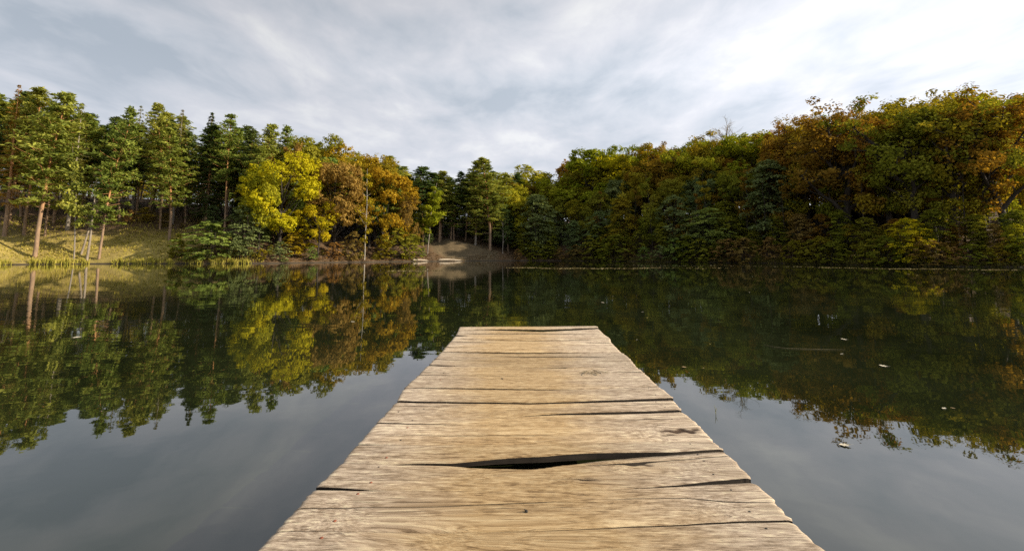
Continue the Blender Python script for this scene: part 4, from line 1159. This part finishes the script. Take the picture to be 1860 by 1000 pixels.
        for r0, wv in crows:
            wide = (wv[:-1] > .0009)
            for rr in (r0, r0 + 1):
                mi[rr * (nx - 1):(rr + 1) * (nx - 1)] = wide  # walls of the wider cracks get the painted shade colour too
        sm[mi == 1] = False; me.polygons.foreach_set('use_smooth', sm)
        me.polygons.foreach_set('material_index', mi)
        planks.append((float(Y.max()), float(Y.min()), o, X, Y, Z))
    # nails
    nm = [plain_mat('dark_iron_nail', (.012, .010, .008), (.04, .03, .022), 90, .6), plain_mat('rusty_nail', (.16, .045, .022), (.30, .10, .05), 90, .8), plain_mat('black_peg', (.008, .007, .006), (.02, .016, .012), 90, .7)]
    def nail(px, py, k):
        p = on_plane(px, py, DECK)
        best = min(planks, key=lambda q: abs((q[4] - p[1]) ** 2 + (q[3] - p[0]) ** 2).min())
        _, _, o, X, Y, Z = best
        ii = np.unravel_index(np.argmin((Y - p[1]) ** 2 + (X - p[0]) ** 2), X.shape)
        z = float(Z[ii])
        tb = Tubes(); r = (.0055, .0075, .0075)[k]; hgt = (.002, .002, .007)[k]
        tb.add([(0, 0, -.02), (0, 0, hgt * .6), (0, 0, hgt), (0, 0, hgt + .0004)], [r * .9, r, r * .85, .0002], 9)
        if k == 2: tb.add([(0, 0, hgt), (-.012, -.003, hgt + .006)], [r * .5, r * .15], 5)
        me = tb.build('nail'); me.transform(Matrix.Translation((p[0], p[1] - 3.0, z)))
        link('nail', me, o, [nm[k]])
    for px, py, k in NAILS: nail(px, py, k)
    # beams and posts under the deck
    bm_ = plain_mat('wet_beam_wood', (.05, .038, .024), (.13, .10, .065), 6, .8, (3, .5, 3))
    def box(name, x0, x1, y0, y1, z0, z1, mat):
        V = [(x, y - 3.0, z) for z in (z0, z1) for y in (y0, y1) for x in (x0, x1)]
        F = [(0, 2, 3, 1), (4, 5, 7, 6), (0, 1, 5, 4), (1, 3, 7, 5), (3, 2, 6, 7), (2, 0, 4, 6)]
        me = mesh_np(name, V, F); return link(name, me, root, [mat])
    for x0, x1 in ((-.80, -.66), (.80, .94)):
        box('beam', x0, x1, -10., 7.1, DECK - TH_ - .16, DECK - TH_ - .003, bm_)
    for yy in (6.7, 4.2, 1.2, -2, -5.2, -8.4):
        box('crossbeam', -.92, 1.06, yy - .06, yy + .06, DECK - TH_ - .30, DECK - TH_ - .163, bm_)
        for xx in (-.58, .72):
            tb = Tubes(); tb.add([(xx, yy - 3.0 + .14, -1.7), (xx, yy - 3.0 + .14, -.2), (xx, yy - 3.0 + .14, DECK - TH_ - .18), (xx, yy - 3.0 + .14, DECK - TH_ - .004)], [.075, .072, .07, .07], 10)
            link('post', tb.build('post'), root, [bm_])

    # dry pine sprig lying on the deck
    p = on_plane(1076, 679, DECK); tb = Tubes(); nb = Tubes()
    z0 = .012
    tb.add([(-.085, -.05, z0), (-.04, .005, z0 + .012), (.0, .055, z0 + .02), (.02, .075, z0 + .012)], [.0022, .003, .0034, .002], 5)
    tb.add([(.0, .055, z0 + .02), (.035, .02, z0 + .01), (.065, -.015, z0 + .004), (.072, -.055, z0 + .006)], [.003, .0038, .0042, .005], 5)
    tb.add([(.02, .06, z0 + .01), (.07, .05, z0 + .008), (.115, .01, z0 + .004)], [.002, .002, .001], 4)
    for i in range(70):
        a = rng.uniform(0, 6.3); L = rng.uniform(.03, .075)
        base = np.array([rng.uniform(-.11, .06), rng.uniform(-.03, .075), z0 * .5]) if i < 50 else np.array([rng.uniform(.05, .2), rng.uniform(-.0, .06), 0.004])
        nb.add([base, base + np.array([math.cos(a) * L * .5, math.sin(a) * L * .4, .006]), base + np.array([math.cos(a) * L, math.sin(a) * L * .8, 0])], [.0009, .0009, .0004], 3)
    rt = empty('pine_sprig', (p[0], p[1], DECK + .002)); tag(rt, 'small dry pine sprig with brown needles lying on the jetty planks', 'twig')
    link('twig', tb.build('twig'), rt, [plain_mat('twig_bark', (.16, .11, .06), (.42, .33, .2), 60)])
    link('needles', nb.build('needles'), rt, [plain_mat('dry_needles', (.13, .10, .035), (.28, .21, .08), 60)])

# ------------------------------------------------------------------ sky, sun, camera
SUN_AZ, SUN_EL = R(94), R(24.5)    # azimuth clockwise from straight ahead
def make_light():
    w = bpy.data.worlds.new('World'); S.world = w; w.use_nodes = True
    nt = w.node_tree; nt.nodes.clear()
    sky = N(nt, 'ShaderNodeTexSky', sky_type='NISHITA', sun_disc=False, sun_elevation=SUN_EL, sun_rotation=SUN_AZ)
    b1 = N(nt, 'ShaderNodeBackground', inp={1: .09}); nt.links.new(sky.outputs[0], b1.inputs[0])
    tc = N(nt, 'ShaderNodeTexCoord'); D = tc.outputs['Generated']
    sp = N(nt, 'ShaderNodeSeparateXYZ'); nt.links.new(D, sp.inputs[0])
    zc = math_n(nt, 'ADD', math_n(nt, 'MAXIMUM', sp.outputs['Z'], 0), .10)
    cb = N(nt, 'ShaderNodeCombineXYZ')
    nt.links.new(math_n(nt, 'DIVIDE', sp.outputs['X'], zc), cb.inputs[0]); nt.links.new(math_n(nt, 'DIVIDE', sp.outputs['Y'], zc), cb.inputs[1])
    mp = N(nt, 'ShaderNodeMapping'); mp.inputs['Rotation'].default_value = (0, 0, R(20)); mp.inputs['Scale'].default_value = (.95, .62, 1); mp.inputs['Location'].default_value = (3.1, 1.7, 0)
    nt.links.new(cb.outputs[0], mp.inputs[0]); P = mp.outputs[0]
    n1 = noise(nt, P, .8, 7, .52, .2); n2 = noise(nt, P, 2.9, 6, .55, .3); n3 = noise(nt, P, .32, 3, .5)
    f = mixc(nt, .46, n1, n2); f = math_n(nt, 'MULTIPLY_ADD', math_n(nt, 'SUBTRACT', f, .5), 1.75, .5)
    base = ramp(nt, [(.33, (.54, .60, .675)), (.44, (.68, .72, .785)), (.56, (.82, .83, .88)), (.68, (1.0, 1.0, 1.0))], f).outputs[0]
    # brighter cloud round the veiled sun
    dt = N(nt, 'ShaderNodeVectorMath', operation='DOT_PRODUCT', inp={1: (math.sin(SUN_AZ) * math.cos(SUN_EL), math.cos(SUN_AZ) * math.cos(SUN_EL), math.sin(SUN_EL))})
    nt.links.new(D, dt.inputs[0])
    gl = N(nt, 'ShaderNodeMapRange', inp={1: -.55, 2: .95, 3: 0., 4: 1.}); nt.links.new(dt.outputs['Value'], gl.inputs[0])
    glw = math_n(nt, 'MULTIPLY_ADD', math_n(nt, 'POWER', gl.outputs[0], 1.8), .80, .84)
    var = N(nt, 'ShaderNodeMapRange', inp={1: .3, 2: .7, 3: .88, 4: 1.10}); nt.links.new(n3, var.inputs[0])
    # added dimming of the unseen upper sky, to darken the near water's reflection
    zen = N(nt, 'ShaderNodeMapRange', inp={1: .37, 2: .62, 3: 1.0, 4: .62}); nt.links.new(sp.outputs['Z'], zen.inputs[0])
    lum = math_n(nt, 'MULTIPLY', math_n(nt, 'MULTIPLY', glw, var.outputs[0]), zen.outputs[0])
    lv = N(nt, 'ShaderNodeHueSaturation'); nt.links.new(base, lv.inputs['Color']); nt.links.new(lum, lv.inputs['Value'])
    # pale lavender toward the horizon
    hz = N(nt, 'ShaderNodeMapRange', inp={1: .0, 2: .34, 3: .6, 4: 0.}); nt.links.new(sp.outputs['Z'], hz.inputs[0])
    c = mixc(nt, hz.outputs[0], lv.outputs[0], (.80, .81, .90))
    b2 = N(nt, 'ShaderNodeBackground', inp={1: .75}); nt.links.new(c, b2.inputs[0])
    mx = N(nt, 'ShaderNodeMixShader', inp={0: .88}); nt.links.new(b1.outputs[0], mx.inputs[1]); nt.links.new(b2.outputs[0], mx.inputs[2])
    o = N(nt, 'ShaderNodeOutputWorld'); nt.links.new(mx.outputs[0], o.inputs[0])
    L = bpy.data.lights.new('sun', 'SUN'); L.energy = 5.0; L.angle = R(.6); L.color = (1., .86, .66)
    ob = bpy.data.objects.new('sun', L); COL.objects.link(ob)
    d = Vector((math.sin(SUN_AZ) * math.cos(SUN_EL), math.cos(SUN_AZ) * math.cos(SUN_EL), math.sin(SUN_EL)))
    ob.rotation_euler = d.to_track_quat('Z', 'Y').to_euler(); ob.location = d * 200

def make_camera():
    c = bpy.data.cameras.new('camera'); c.sensor_width = 36; c.lens = F_PX / 1860 * 36
    c.shift_y = -(500 - P_Y) / 1860; c.clip_end = 4000; c.clip_start = .05
    o = bpy.data.objects.new('camera', c); COL.objects.link(o)
    o.location = (0, 0, CAM_Z); o.rotation_euler = (math.pi / 2 + TH, 0, 0)
    S.camera = o

make_light(); make_camera(); make_ground(); make_water(); plant_named(); plant_fill(); make_stuff(); make_floaters(); make_jetty()
S.view_settings.view_transform = 'Standard'; S.view_settings.look = 'None'; S.view_settings.exposure = .45; S.view_settings.gamma = 1
S.render.engine = 'CYCLES'
S.cycles.max_bounces = 8; S.cycles.diffuse_bounces = 4; S.cycles.glossy_bounces = 3; S.cycles.transmission_bounces = 4
S.cycles.use_denoising = False
print('TREES', COUNT)
